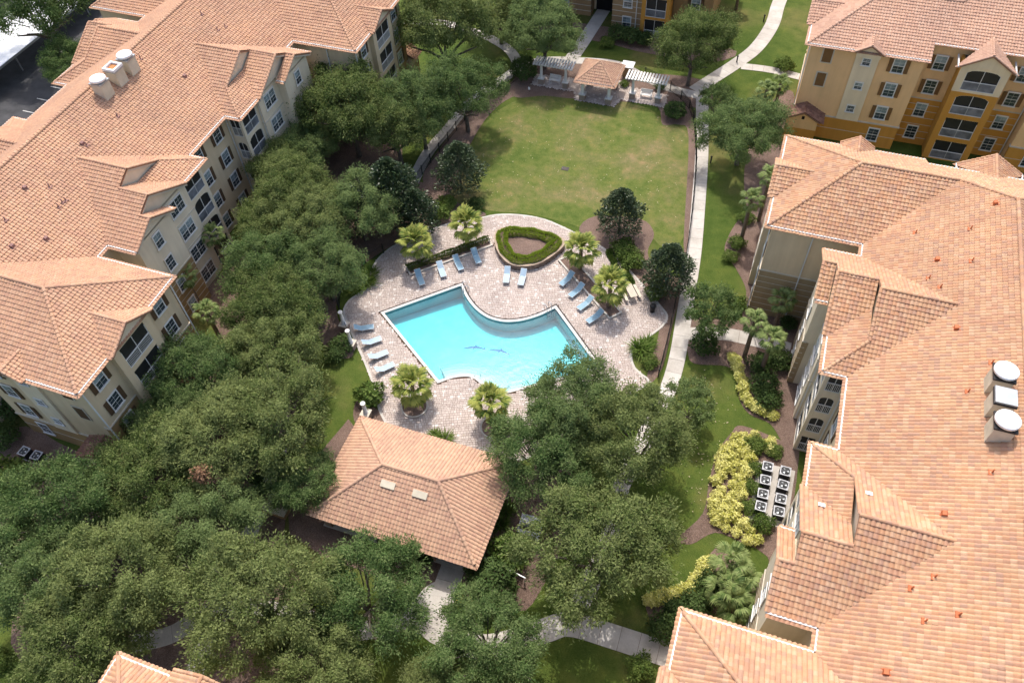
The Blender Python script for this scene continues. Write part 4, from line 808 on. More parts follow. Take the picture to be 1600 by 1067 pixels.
def oak_meshes(seed, mat, R0=5.0, zc=5.5, vz=3.7, nclump=46, dens=150, leafL=.19, cr=(.75, 1.3), zmin=-.35, gap=1.15):
    rng = np.random.default_rng(seed)
    lobes = unit(rng.normal(size=(8, 3))*[1, 1, .45]+[0, 0, .15]); amp = rng.uniform(.10, .46, 8)
    C = []; tries = 0
    while len(C) < nclump and tries < 4000:
        tries += 1; d = unit(rng.normal(size=3))
        if d[2] < zmin: continue
        mul = .56+np.max(amp*np.exp(-4.5*(1-lobes@d))); inner = rng.random() < .2; rr = mul*(rng.uniform(.45, .75) if inner else rng.uniform(.80, 1.04)); c = np.array([d[0]*R0*rr, d[1]*R0*rr, zc+d[2]*(vz if d[2] > 0 else vz*.6)*rr])
        if all(np.linalg.norm(c-q[0]) > gap for q in C): C.append((c, d, rng.uniform(*cr)))
    Vs = []; Fs = []; o = 0
    for c, d, r in C:
        ax = unit(d*[1, 1, .8]+[0, 0, .35]+rng.normal(0, .22, 3)); ns = rng.integers(4, 7)      # each clump is a bunch of smaller puffs
        for k in range(ns):
            pc = c+(unit(ax*.55+rng.normal(0, .8, 3))*r*rng.uniform(.35, .8) if k else 0*ax); pr = r*rng.uniform(.42, .68); n = int(dens*pr*pr*4.2*rng.uniform(.8, 1.1)); q = unit(rng.normal(size=(n, 3))+ax*.45+[0, 0, .15])
            rad = pr*(.45+.55*rng.random(n)**.45); P = pc+q*rad[:, None]*[1.05, 1.05, .85]; L = leafL*rng.uniform(.6, 1.35, n); V, F = leaf_n(P, unit(q+[0, 0, .25]), L, L*.45, rng, .38, .3); Vs.append(V); Fs.append(F+o); o += len(V)
        k = int(dens*.9*r); sp = unit(ax*.8+rng.normal(0, .5, (k, 3))); P2 = c+sp*(r*rng.uniform(.7, 1.45, k))[:, None]; L2 = leafL*rng.uniform(.8, 1.5, k); V, F = leaf_quads(P2, unit(sp+rng.normal(0, .3, (k, 3))), L2, L2*.35, rng, .1, .05); Vs.append(V); Fs.append(F+o); o += len(V)
    crown = np_mesh('crown', np.concatenate(Vs), np.concatenate(Fs), mat)
    m = MB(); tr = random.Random(seed); hb = zc*.42
    lean = (tr.uniform(-.4, .4), tr.uniform(-.4, .4)); p0 = Vector((lean[0], lean[1], hb-.1))
    m.tube([(0, 0, -.1), (0, 0, .25), (lean[0]*.4, lean[1]*.4, hb*.6), (lean[0], lean[1], hb)], [.34, .27, .23, .21], 8)
    for k in range(7):
        a = 2*math.pi*k/7+tr.uniform(-.3, .3); el = tr.uniform(.35, .95); ln = R0*tr.uniform(.45, .62)
        e1 = p0+Vector((math.cos(a)*ln*.45, math.sin(a)*ln*.45, ln*.40*el+.3)); e2 = p0+Vector((math.cos(a+.15)*ln, math.sin(a+.15)*ln, ln*.75*el+.5)); m.tube([p0, e1, e2], [.15, .10, .06], 6)
    for c, d, r in C:
        c = Vector(c); j = p0.lerp(c, .45)+Vector((0, 0, .25)); m.tube([j, j.lerp(c, .6)+Vector((tr.uniform(-.2, .2), tr.uniform(-.2, .2), 0)), c+Vector(d)*r*tr.uniform(.6, 1.15)], [.055, .035, .014], 5)
    trunk = m.mesh('trunk', 'bark'); return trunk, crown
OAK = [oak_meshes(11+i, ('leaf_oak', 'leaf_oak_cool')[i % 2]) for i in range(6)]
SMALL_OAK = oak_meshes(41, 'leaf_oak_cool', 5.0, 5.2, 3.4, 26, 45, .36)
_drym = None
trng = random.Random(8)
def tree(loc, Rr, kind, label, H=1.0, group=None, meshes=None, name='oak_tree'):
    tm, cm = meshes or OAK[kind]; s = Rr/5.0; t = empty(name, (loc[0], loc[1], 0), trng.uniform(0, 6.28)); tag(t, label, 'tree', group)
    sz = s*H*trng.uniform(.94, 1.06)
    link('trunk', tm, t, scale=(s, s, sz)); link('crown', cm, t, scale=(s, s, sz)); return t
OAKS = [
 ((-26.02,12.52),5.4,0,1.0,'oak with wide feathery crown in the bottom edge cluster left of the concrete apron'),
 ((-19.63,15.63),5.0,1,.95,'oak with crown brushing the lower eave of the small tile roofed pool house'),
 ((-20.19,9.84),4.4,2,.95,'oak cut by the bottom edge, lowest crown left of the concrete apron'),
 ((-9.62,15.68),4.3,3,.9,'bright oak at the bottom edge right of the concrete apron'),
 ((-11.64,11.70),3.4,4,.9,'oak cut by the bottom edge straight below the pool house walk'),
 ((-10.50,30.80),4.6,1,1.0,'oak whose crown overhangs the right end of the pool house roof'),
 ((-9.12,36.07),4.7,5,1.05,'oak whose top twigs reach over the lower right side of the pool'),
 ((-3.56,34.47),4.9,2,1.05,'oak beside the lawn right of the pool, rightmost of its clump'),
 ((-4.13,24.08),5.3,0,1.0,'oak between the pool house and the lower yellow shrubs, lowest of its clump'),
 ((-45.10,14.45),4.7,3,1.0,'oak below the shaded air conditioners at the left edge'),
 ((-40.28,18.69),4.7,0,1.0,'oak in front of the left block porch roof'),
 ((-42.73,8.96),4.6,5,1.0,'oak at the left edge beside the short white walk'),
 ((-36.57,11.35),5.3,2,1.05,'large oak in the middle of the lower left grove'),
 ((-33.31,16.16),4.3,1,.95,'oak in the lower left grove above the bent shaded walk'),
 ((-36.77,6.36),4.8,4,.95,'oak above the tile roof corner at the bottom edge'),
 ((-35.97,23.38),5.1,4,1.0,'oak with a patch of dry brown leaves in the left grove'),
 ((-42.73,24.77),4.0,3,1.0,'oak against the corner of the left block below its wing balconies'),
 ((-32.91,26.98),5.2,0,1.0,'oak beside the grass strip left of the pool house'),
 ((-42.41,29.33),4.7,5,1.0,'oak hiding the lower wing balconies of the left block'),
 ((-36.50,33.28),4.8,2,1.0,'oak left of the two white columns beside the deck'),
 ((-42.77,42.00),4.5,1,1.0,'oak beside the sabal palms at the left block'),
 ((-37.99,44.56),4.3,3,1.0,'oak nearest the upper left corner of the paved deck'),
 ((-29.50,22.95),3.5,5,.95,'low oak beside the left eave of the pool house'),
 ((-45.61,53.30),4.9,4,1.0,'oak below the banded bay of the left block'),
 ((-45.59,66.31),5.7,0,1.1,'pale olive oak in front of the blank wing wall of the left block'),
 ((-39.96,66.36),5.4,2,1.1,'olive oak leaning over the fenced walk left of the inner lawn'),
 ((-38.57,53.55),4.4,1,1.0,'cool green oak left of the tall dark magnolia'),
 ((-49.07,61.51),4.0,3,1.0,'oak touching the lower windows of the upper gabled bay'),
 ((-41.17,83.78),6.2,4,1.0,'broad oak at the top edge right of the left block'),
 ((-34.57,74.56),5.0,1,1.0,'oak above the curved fence left of the inner lawn'),
 ((-29.58,89.92),5.3,5,1.0,'oak at the top edge behind the left pergola'),
 ((-37.12,93.90),5.0,2,1.0,'oak cut by the top edge between two broader oaks'),
 ((-10.56,91.32),5.2,0,1.0,'oak behind the right pergola beside the forked walk'),
 ((-2.02,77.59),4.9,3,.95,'oak between the long right walk and the ochre block'),
 ((-46.67,48.58),4.0,4,1.12,'oak rising over the sabal palms against the left block'),
 ((-49.85,57.24),4.0,0,1.1,'oak nearest the corner tower balconies of the left block'),
 ((-38.33,69.95),4.8,5,1.1,'olive oak over the middle of the fenced walk left of the inner lawn'),
 ((-42.32,48.68),4.7,2,1.05,'oak in the middle of the belt between the sabal palms and the deck'),
 ((-39.16,37.57),4.4,0,1.05,'oak between the wing corner of the left block and the white columns'),
 ((-95.27,73.00),6.4,1,1.05,'tree in front of the white carport roof in the upper left corner'),
 ((-87.37,67.57),4.2,3,.95,'smaller tree beside the rear wing roof in the upper left corner'),
]
for loc, Rr, k, H, lab in OAKS: tree(loc, Rr*trng.uniform(.98, 1.09), k, lab, H*trng.uniform(.90, 1.14), 'oaks around the pool court')
tree((-1.02,51.23), 2.9, 0, 'small airy tree at the junction of the long right walk', 1.25, meshes=SMALL_OAK)
tree((-0.11,40.70), 2.6, 0, 'small airy tree on the lawn below the right hand planting bed', 1.1, meshes=SMALL_OAK)
tree((-6.25,85.05), 2.2, 0, 'thin young tree beside the fork of the concrete walk', 1.2, meshes=SMALL_OAK)
# the dry patch inside one crown is a thing hanging in that oak
rng = np.random.default_rng(3)
def blob(seed, rx, ry, rz, n, leafL, mat, zc=None, shell=.75, wr=.5, name='foliage', up=.3, drop=-.2):
    rng = np.random.default_rng(seed); d = unit(rng.normal(size=(int(n*1.6), 3))); d = d[d[:, 2] > drop][:n]; k = len(d)
    lump = 1+.13*np.sin(d[:, 0]*5+seed)+.13*np.sin(d[:, 1]*6+seed*2)+.1*np.sin(d[:, 2]*7)
    r = (shell+(1-shell)*rng.random(k))*lump; zc = rz*.75 if zc is None else zc
    P_ = np.stack([d[:, 0]*rx*r, d[:, 1]*ry*r, zc+d[:, 2]*rz*r], 1); P_[:, 2] = np.maximum(P_[:, 2], .03)
    L = leafL*rng.uniform(.7, 1.3, k); V, F = leaf_n(P_, unit(d+[0, 0, up]), L, L*wr, rng, .4, .35); return np_mesh(name, V, F, mat)
DRY = blob(5, .8, .8, 1.5, 900, .22, 'leaf_dry', 0, .3, drop=-1)
t_ = link('dead_foliage', DRY, None, (*(-34.92,19.86), 7.2)); tag(t_, 'clump of dry brown leaves caught in the left grove', 'dead leaves')
# magnolias
def magnolia_meshes(seed, n=5200):
    rng = np.random.default_rng(seed); z = rng.random(n)**.8; prof = np.interp(z, [0, .12, .35, .7, .92, 1], [.55, .95, 1.0, .62, .25, .03]); a = rng.uniform(0, 2*np.pi, n)
    lump = 1+.16*np.sin(a*4+z*9+seed)+.14*np.sin(a*7-z*17+seed); r = prof*(rng.random(n)**.35)*lump
    P_ = np.stack([np.cos(a)*r*2.4, np.sin(a)*r*2.4, .9+z*5.3], 1); d = unit(np.stack([np.cos(a), np.sin(a), z*0+.5], 1)+rng.normal(0, .5, (n, 3))); L = rng.uniform(.22, .36, n); V, F = leaf_quads(P_, d, L, L*.48, rng, .1, .12)
    m = MB().tube([(0, 0, -.1), (.03, 0, 1.5), (0, .03, 3.4), (0, 0, 5.6)], [.15, .12, .08, .03], 7)
    for k in range(14): a = k*2.4; h = 1+k*.3; q = 1.7*(1-k/18); m.tube([(0, 0, h), (math.cos(a)*q, math.sin(a)*q, h+.5)], [.05, .015], 5)
    return m.mesh('trunk', 'bark'), np_mesh('crown', V, F, 'leaf_magnolia')
MAG = [magnolia_meshes(3, 6500), magnolia_meshes(9, 6500)]
for loc, s, k, lab in (((-31.19,63.88),1.12,0,'dark magnolia between the inner lawn and the curved fence'),((-12.21,62.52),1.0,1,'dark magnolia in mulch at the lower right corner of the inner lawn'),((-5.55,55.80),1.05,0,'dark magnolia beside the fence of the long right walk'),((-36.14,56.84),1.45,1,'tallest dark magnolia above the deck at the left'),((-33.25,56.13),1.0,0,'lower dark magnolia behind the deck palms at the left'),((-39.77,54.14),1.1,1,'dark magnolia hidden among the oaks above the deck corner')):
    t = empty('magnolia_tree', (*loc, 0), trng.uniform(0, 6)); tag(t, lab, 'tree', 'magnolias'); link('trunk', MAG[k][0], t, scale=(s, s, s)); link('crown', MAG[k][1], t, scale=(s, s, s))
# fan palms
def frond_mesh(seed, mat, pet=.8, blade=.95, nb=20, spread=2.35, dr=.35):
    rg = random.Random(seed); V = []; F = []
    m = MB(); pts = [Vector((0, 0, 0)), Vector((pet*.5, 0, .10)), Vector((pet, 0, .06))]; m.tube(pts, [.028, .02, .015], 4)
    c = pts[-1]
    for i in range(nb):
        a = -spread/2*1.0+spread*i/(nb-1); a += rg.uniform(-.03, .03); ln = blade*(1-.25*abs(a)/spread*2)*rg.uniform(.9, 1.08); d = Vector((math.cos(a), math.sin(a), .12-.10*abs(a))); s = Vector((-math.sin(a), math.cos(a), 0)); w = .062
        p1 = c+d*ln*.55; p2 = c+d*ln*.85+Vector((0, 0, -dr*.35*ln)); p3 = c+d*ln*1.02+Vector((0, 0, -dr*ln*.95)); up = Vector((0, 0, .03))
        m.add([c, p1-s*w, p1+up, p1+s*w, p2-s*w*.7, p2+up*.5, p2+s*w*.7, p3], [(0,1,2),(0,2,3),(1,4,5,2),(2,5,6,3),(4,7,5),(5,7,6)])
    return m.mesh('frond', mat)
FR = {k: [frond_mesh(s+q, k, *a) for q in range(3)] for k, s, a in (('leaf_palm', 10, (.95, 1.05, 18, 2.3, .30)), ('leaf_sabal', 20, (1.0, 1.0, 14, 2.3, .6)))}
def palm(loc, h, mat, label, nf=30, s=1.0, group=None, r=.17, lean=(0, 0)):
    t = empty('palm_tree', (*loc, 0), trng.uniform(0, 6)); tag(t, label, 'palm', group)
    m = MB(); pts = []; rs = []; n = max(4, int(h/.18))
    for i in range(n+1): q = i/n; pts.append((lean[0]*q*q, lean[1]*q*q, h*q-.05)); rs.append(r*(1.25-.25*q)*(1+.12*(i % 2)))
    m.tube(pts, rs, 9); m.build('trunk', 'palm_bark', t); top = Vector((lean[0], lean[1], h))
    for i in range(nf):
        q = i/nf; el = R(80-125*q**.9)+trng.uniform(-.1, .1); az = i*2.39996; o = link('frond', FR[mat][i % 3], t, top+Vector((0, 0, -.25*q)), (trng.uniform(-.25, .25), -el, az)); sc = s*trng.uniform(.88, 1.1)*(1 if q > .15 else .8); o.scale = (sc, sc, sc); o.rotation_euler = (Matrix.Rotation(az, 3, 'Z') @ Matrix.Rotation(-el, 3, 'Y') @ Matrix.Rotation(trng.uniform(-.3, .3), 3, 'X')).to_euler()
    for i in range(8):
        az = i*2.4+1; el = R(trng.uniform(48, 84)); o = link('frond', FR[mat][i % 3], t, top+Vector((0, 0, -.1))); sc = s*trng.uniform(.45, .62); o.scale = (sc, sc, sc); o.rotation_euler = (Matrix.Rotation(az, 3, 'Z') @ Matrix.Rotation(-el, 3, 'Y')).to_euler()
    return t
for px, h, lab in (((-31.37,51.89),3.3,'fan palm at the left end of the planting strip above the pool'),((-27.35,55.89),3.3,'fan palm in the planting strip just left of the raised hedge planter'),((-14.71,56.11),3.2,'fan palm just right of the raised hedge planter'),((-10.53,51.97),3.5,'fan palm at the lower end of the right planting strip'),((-24.68,35.51),2.8,'fan palm in a round kerbed bed left of the entry steps'),((-17.15,35.80),2.9,'fan palm in a kerbed bed below the pool steps')): palm(px, h, 'leaf_palm', lab, 26, 1.06, 'fan palms on the pool deck')
for b_, h, lab in (((3.39,49.86),4.6,'sabal palm beside the side walk, left of its trio'),((5.13,48.36),4.6,'sabal palm of the trio standing lowest, below the side walk'),((5.54,54.24),3.6,'sabal palm of the trio standing above the side walk'),
  ((0.53,65.37),5.2,'sabal palm nearest the long right walk beside the right block wing'),((1.83,68.86),5.5,'sabal palm close to the upper wing wall of the right block'),((-0.74,85.72),4.2,'sabal palm in front of the ochre block, left of a pair'),((0.65,86.78),4.6,'sabal palm against the ochre block corner'),
  ((5.54,27.48),2.6,'sabal palm topmost in the clump by the lower right block'),((6.56,26.46),2.4,'sabal palm in the clump nearest the lower right wall'),((5.39,25.28),2.6,'sabal palm in the clump above the lower roof corner, left'),((6.37,24.71),2.4,'sabal palm in the clump above the lower roof corner, right'),
  ((-51.12,45.06),4.6,'sabal palm against the left block under the gabled window'),((-50.75,39.47),4.2,'sabal palm by the banded wall of the left block'),((-46.48,36.38),3.6,'sabal palm lowest beside the left block windows'),((-7.76,111.16),3.5,'palm at the top edge right of the oak behind the pergola')): palm(b_, h+.7, 'leaf_sabal', lab, 22 if h > 3 else 16, .72 if h > 3 else .95, 'sabal palms')
# shrubs
BUSH = {'round': blob(21, 1, 1, .9, 2600, .17, 'leaf_dark'), 'leafy': blob(22, 1, 1, .85, 1100, .30, 'leaf_bush', wr=.45), 'dark': blob(23, 1, 1, .85, 1500, .2, 'leaf_dark', shell=.6), 'green': blob(24, 1, 1, .7, 1500, .2, 'leaf_bush', shell=.6), 'yellow': blob(25, 1, 1, .8, 620, .30, 'leaf_yellow', wr=.6, shell=.6), 'yellow2': blob(26, 1, 1, .8, 620, .30, 'leaf_yellow', wr=.6, shell=.55), 'ground': blob(27, 1, 1, .35, 1300, .2, 'leaf_bush', shell=.2)}
def shrub(kind, loc, r, label, cat='shrub', group=None, rz=1.0, name='shrub'):
    o = link(name, BUSH[kind], None, (*loc, 0), (0, 0, trng.uniform(0, 6)), (r, r, r*rz)); return tag(o, label, cat, group)
for k, p, r, lab in (('round',(-31.58,87.12),1.75,'large dark clipped bush left of the left pergola'),('round',(-10.78,84.27),1.35,'rounded bush right of the right pergola bench'),('leafy',(-28.65,34.30),1.25,'glossy leafy bush behind the single white column'),('round',(-11.58,21.07),1.85,'big clipped dome bush beside the pool house walk'),('leafy',(-11.25,24.11),1.45,'bright leafy bush right of the pool house corner'),
  ('dark',(-0.42,49.63),1.3,'dark bush below the small airy tree'),('green',(1.60,55.78),1.0,'green shrub above the side walk'),('green',(0.51,54.74),.9,'green shrub left of another above the side walk'),('dark',(5.62,46.61),1.3,'dark shrub behind the upper yellow border'),('dark',(6.19,45.15),1.2,'dark shrub lowest behind the upper yellow border'),('dark',(4.87,48.90),1.1,'dark shrub uppermost behind the upper yellow border'),('dark',(6.52,49.82),1.2,'dark shrub against the right block below the side walk'),('dark',(6.75,54.79),.8,'dark shrub in the recess of the right block wing'),
  ('green',(5.93,40.12),.9,'green shrub at the top of the air conditioner yard'),('green',(6.17,37.86),.7,'green shrub left of the second air conditioner row'),('green',(6.25,35.96),.7,'green shrub left of the third air conditioner row'),('green',(6.33,34.12),.7,'green shrub left of the last air conditioner row'),('green',(7.56,32.89),.9,'green shrub below the air conditioners'),('green',(7.58,40.11),.7,'green shrub between the yellow bank and the lowest balcony'),
  ('dark',(2.70,23.33),1.3,'dark shrub below the lower yellow border, left'),('dark',(3.76,24.21),1.3,'dark shrub below the lower yellow border, middle'),('dark',(1.76,21.99),1.2,'dark shrub at the bend of the lower right walk'),('dark',(4.59,26.35),1.2,'dark shrub among the lower sabal palms'),('dark',(6.77,25.21),1.2,'dark shrub above the lower roof corner'),('green',(0.82,18.70),1.0,'green shrub at the bottom edge left of the lower roof corner'),
  ('dark',(-21.97,99.24),1.4,'hedge bush under the far ground floor window'),('dark',(-20.12,99.10),1.4,'hedge bush left of the far screen door'),('green',(-23.00,97.33),1.0,'light shrub beside the far entrance walk'),('dark',(-18.30,98.96),1.2,'hedge bush before the far screen door'),('green',(0.64,98.32),1.2,'low shrub at the corner of the ochre block walk'),('green',(-0.15,62.19),.8,'green shrub in the bed beside the long right walk'),('green',(0.17,64.26),.9,'green shrub at the foot of the sabal palms by the right wing'),('green',(0.50,68.46),.9,'green shrub near the upper wing of the right block'),
  ('green',(-10.96,59.86),1.3,'low green shrub at the magnolia bed below the inner lawn'),('green',(-9.53,58.34),1.2,'low green shrub beside the deck path of the right strip'),('green',(-6.53,54.86),1.0,'green shrub behind the black bin'),('green',(-6.37,56.47),.9,'green shrub under the right magnolia'),('green',(-4.95,46.19),.8,'green shrub at the right notch of the deck'),('leafy',(-31.74,60.90),1.0,'shrub at the foot of the upper deck palm'),('dark',(-28.59,61.85),.9,'reddish bed shrub at the top of the deck'),('leafy',(-32.18,59.12),1.1,'leafy shrub between the two upper left deck palms'),
  ('dark',(-34.12,39.00),1.1,'dark shrub beside the two white columns'),('dark',(-34.19,37.74),1.0,'dark shrub below the two white columns'),('dark',(-19.14,21.56),.9,'dark hedge bush under the pool house eave, middle'),('dark',(-20.88,21.56),.9,'dark hedge bush under the pool house eave, left'),('dark',(-17.72,21.56),.8,'dark hedge bush under the pool house eave, right'),('dark',(-13.56,21.97),.8,'dark shrub at the pool house corner column'),('leafy',(-55.34,16.19),1.8,'glossy leaved shrub below the left air conditioners'),('leafy',(-55.39,14.21),1.6,'glossy leaved shrub cut by the left edge'),('dark',(-60.48,23.05),1.5,'dark shrub in shade left of the left block end wall'),('dark',(-59.17,19.78),1.5,'dark shrub in shade at the left edge'),('green',(-45.43,3.60),.9,'green shrub in the lower left corner'),('dark',(-21.98,89.39),.7,'shrub behind the gazebo'),('green',(-18.42,88.93),.6,'small shrub between gazebo and right pergola'),('dark',(-13.91,89.49),.7,'dark shrub behind the right pergola')): shrub(k, p, r, lab)
yr = random.Random(2)
def yellow_line(pts, n, wd, lab, grp, r=(.42, .58)):
    P2 = [Vector(p) for p in smooth_poly(pts, False, 6)]
    for i in range(n):
        t = i/(n-1)*(len(P2)-1); k = min(int(t), len(P2)-2); p = P2[k].lerp(P2[k+1], t-k); shrub(yr.choice(('yellow', 'yellow2')), (p.x+yr.uniform(-wd, wd), p.y+yr.uniform(-wd, wd)), yr.uniform(*r), lab, 'shrub', grp, 1.1)
yellow_line([(2.34,49.29),(2.87,48.27),(3.61,46.72),(4.17,45.09),(5.30,44.14),(6.77,43.88)], 20, .12, 'yellow shrub in the narrow border edging the upper right lawn', 'upper yellow border')
yellow_line([(0.35,23.97),(1.39,24.74),(2.52,25.39),(3.31,26.46),(3.72,27.70),(4.16,28.63)], 22, .18, 'yellow shrub in the border left of the lower sabal palms', 'lower yellow border')
YP = [(3.71,40.64),(5.06,41.35),(7.55,41.12),(7.56,40.24),(5.87,39.76),(5.54,37.34),(5.83,34.88),(5.72,33.01),(7.50,31.93),(7.33,31.05),(5.49,31.26),(4.00,31.72),(3.36,33.45),(3.14,35.78),(3.31,38.46)]
xs = [p[0] for p in YP]; ys = [p[1] for p in YP]; pts = []
for _ in range(4000):
    q = (yr.uniform(min(xs), max(xs)), yr.uniform(min(ys), max(ys)))
    if inpoly(np.array([q[0]]), np.array([q[1]]), YP)[0] and all((q[0]-a)**2+(q[1]-b)**2 > .70**2 for a, b in pts): pts.append(q)
for q in pts: shrub(yr.choice(('yellow', 'yellow2')), q, yr.uniform(.38, .64), 'yellow shrub in the broad bank beside the air conditioner yard', 'shrub', 'broad yellow bank', yr.uniform(1.0, 1.35))
shrub('yellow', (-13.80,19.35), .42, 'small yellow shrub beside the pool house walk, nearer the walk', 'shrub'); shrub('yellow2', (-12.84,19.95), .42, 'small yellow shrub beside the big clipped dome', 'shrub')
# strap-leaved clumps
def strap_mesh(seed, n=150, L=1.0):
    rg = random.Random(seed); m = MB()
    for i in range(n):
        a = rg.uniform(0, 6.283); b0 = Vector((math.cos(a), math.sin(a), 0))*rg.uniform(0, .45); d = Vector((math.cos(a+rg.uniform(-.5, .5)), math.sin(a+rg.uniform(-.5, .5)), rg.uniform(.6, 1.8))).normalized(); l = L*rg.uniform(.6, 1.1); s = Vector((-d.y, d.x, 0)).normalized()*.035
        p1 = b0+d*l*.5; p2 = b0+d*l*.85+Vector((d.x, d.y, -.25))*l*.35; m.add([b0-s*.6, b0+s*.6, p1+s, p1-s, p2], [(0,1,2,3),(3,2,4)])
    return m.mesh('strap_leaves', 'leaf_strap')
STR = [strap_mesh(1), strap_mesh(2)]
for p, s, lab in (((-35.59,47.43),1.5,'large strap leaved clump at the left corner of the deck'),((-36.22,46.58),1.3,'strap leaved clump beside the larger one at the left deck corner'),((-35.74,49.01),1.2,'strap leaved clump above the left deck corner'),((-6.21,47.56),1.4,'strap leaved clump in the right notch of the deck'),((-5.69,48.54),1.1,'strap leaved clump behind another in the right deck notch'),((-20.47,32.42),1.1,'strap leaved clump behind the pool house roof'),((-21.40,32.40),.9,'smaller strap leaved clump behind the pool house roof'),((-12.90,27.51),1.2,'strap leaved clump by the right side of the pool house'),((-13.02,26.24),1.1,'strap leaved clump below another right of the pool house'),((-42.87,3.47),1.4,'strap leaved clump at the bottom edge in the lower left'),((-41.55,4.07),1.4,'strap leaved clump left of the roof corner at the bottom edge'),((-11.56,52.57),.6,'small tuft at the foot of the right strip palm')): tag(link('strap_leaf_plant', STR[trng.randrange(2)], None, (*p, .02), (0, 0, trng.uniform(0, 6)), (s, s, s)), lab, 'plant')

# fallen leaves
fl = np.random.default_rng(6); LPs = []
for poly, n in (([(-32.38,70.72),(-31.29,81.67),(-13.62,84.67),(-8.80,80.15),(-6.58,66.85),(-14.95,65.40),(-20.28,63.25),(-27.72,62.66)], 260), ([tuple(p) for p in DECK], 260), ([(-0.20,48.49),(3.66,43.61),(2.98,37.82),(2.81,30.26),(-2.39,41.67)], 120)):
    xs = np.array([p[0] for p in poly]); ys = np.array([p[1] for p in poly]); x = fl.uniform(xs.min(), xs.max(), n*2); y = fl.uniform(ys.min(), ys.max(), n*2); k = inpoly(x, y, poly) & ~inpoly(x, y, POOLF); LPs.append(np.stack([x[k], y[k], np.full(k.sum(), .085)], 1)[:n])
LPs = np.concatenate(LPs); L = fl.uniform(.06, .17, len(LPs)); V, F = leaf_n(LPs, np.tile([0., 0, 1.], (len(LPs), 1)), L, L*.6, fl, .2, .05); o = link('fallen_leaves', np_mesh('fallen_leaves', V, F, 'litter')); tag(o, 'pale fallen leaves scattered over lawn and deck', 'leaves', kind='stuff')

# ---------------------------------------------------------------- small structures and furniture
# pool house
PH = empty('pool_house', (-20.2, 25.95, 0)); tag(PH, 'low pool house with hipped tile roof and two slope vents below the pool', 'pool house')
r = Roof(3.0, 9); hx, hy, rx = 7.1, 4.65, 2.45; zt = 5.42
for sy in (-1, 1): r.plane([(-hx, sy*hy, 3), (hx, sy*hy, 3), (rx, 0, zt), (-rx, 0, zt)], solo=300 if sy < 0 else 0, near=(6, -4.6, 3))
for sx in (-1, 1):
    r.plane([(sx*hx, -hy, 3), (sx*hx, hy, 3), (sx*rx, 0, zt)])
    for sy in (-1, 1): r.cap((sx*hx, sy*hy, 3), (sx*rx, 0, zt), .15)
r.cap((-rx, 0, zt), (rx, 0, zt), .16)
for a, b, o in (((-hx,-hy,3),(hx,-hy,3),(0,-1,0)),((-hx,hy,3),(hx,hy,3),(0,1,0)),((-hx,-hy,3),(-hx,hy,3),(-1,0,0)),((hx,-hy,3),(hx,hy,3),(1,0,0))): r.gutter(a, b, o, .06, .16)
r.build(PH, 'tile_small', 'bronze')
MB().box(-5.2, 5.2, -2.9, 3.6, 0, 2.9).build('wall', 'stucco_beige', PH); MB().box(-5.25, 5.25, -2.95, 3.65, 0, .9).build('lower_wall', 'stone', PH)
MB().box(-6.9, 6.9, -4.4, 4.4, -.02, .06).build('floor', 'concrete', PH)
for x in (-6.4, -1.6, 3.0, 6.4):
    for y in (-4.0, 4.0):
        c = MB().box(-.32, .32, -.32, .32, .06, 1.0).build('pier', 'stone', PH, (x, y, 0)); MB().box(-.37, .37, -.37, .37, 1.0, 1.1).build('pier_cap', 'cap_cream', c); MB().lathe([(.2, 1.1), (.19, 2.0), (.16, 2.85), (.24, 2.92)], n=14).build('shaft', 'column_white', c)
for x in (-1.3, 1.5):
    z = 5.42-.52*1.25; MB().box(-.62, .62, -.28, .28, -.1, .16).build('slope_vent', 'stack_beige', PH, (x*1.0-.15, -1.25, z+.05), (math.atan(.52), 0, 0))
MB().box(-.8, .8, -.06, 0, 0, 2.1).build('door', 'shutter_dark', PH, (4.6, -2.97, 0))
# gazebo
GZ = empty('gazebo', (-21.1, 86.45, 0)); tag(GZ, 'small gazebo with pyramid tile roof on white columns at the top of the inner lawn', 'gazebo')
r = Roof(3.1, 10); e = 2.36; q = 4.75
for k in range(4):
    a = [(-e, -e), (e, -e), (e, e), (-e, e)]; p0, p1 = a[k], a[(k+1) % 4]; r.plane([(*p0, 3.1), (*p1, 3.1), (0, 0, q)]); r.cap((*p0, 3.1), (0, 0, q), .10)
    dv = Vector(((p0[0]+p1[0])/2, (p0[1]+p1[1])/2, 0)).normalized(); r.gutter((*p0, 3.1), (*p1, 3.1), dv, .07, .16)
r.build(GZ, 'tile_small', 'trim_white')
for sx in (-1, 1):
    for sy in (-1, 1):
        c = MB().box(-.36, .36, -.36, .36, .0, .85).build('pier', 'stone', GZ, (sx*1.7, sy*1.7, 0)); MB().box(-.44, .44, -.44, .44, .85, .95).build('pier_cap', 'trim_white', c); MB().lathe([(.22, .95), (.21, 1.9), (.175, 2.78), (.25, 2.86)], n=14).build('shaft', 'column_white', c)
for k in range(4): MB().box(-1.95, 1.95, -.1, .1, 2.86-.002*k, 3.06-.002*k).build('beam', 'trim_white', GZ, tuple(Matrix.Rotation(k*math.pi/2, 3, 'Z') @ Vector((0, -1.75, 0))), (0, 0, k*math.pi/2))
gp = [(-30.2,85.9),(-24.2,85.9),(-23.7,84.3),(-18.5,84.3),(-18.0,85.9),(-12.5,85.9),(-12.5,88.6),(-18,89),(-19,90),(-23.5,90),(-24,88.9),(-30.2,88.4)]
tag(sheet('gazebo_terrace', gp, .03, 'soil'), kind='structure'); pavers(gp, [], .058, bpy.data.objects['gazebo_terrace'], 5, ang=.785)
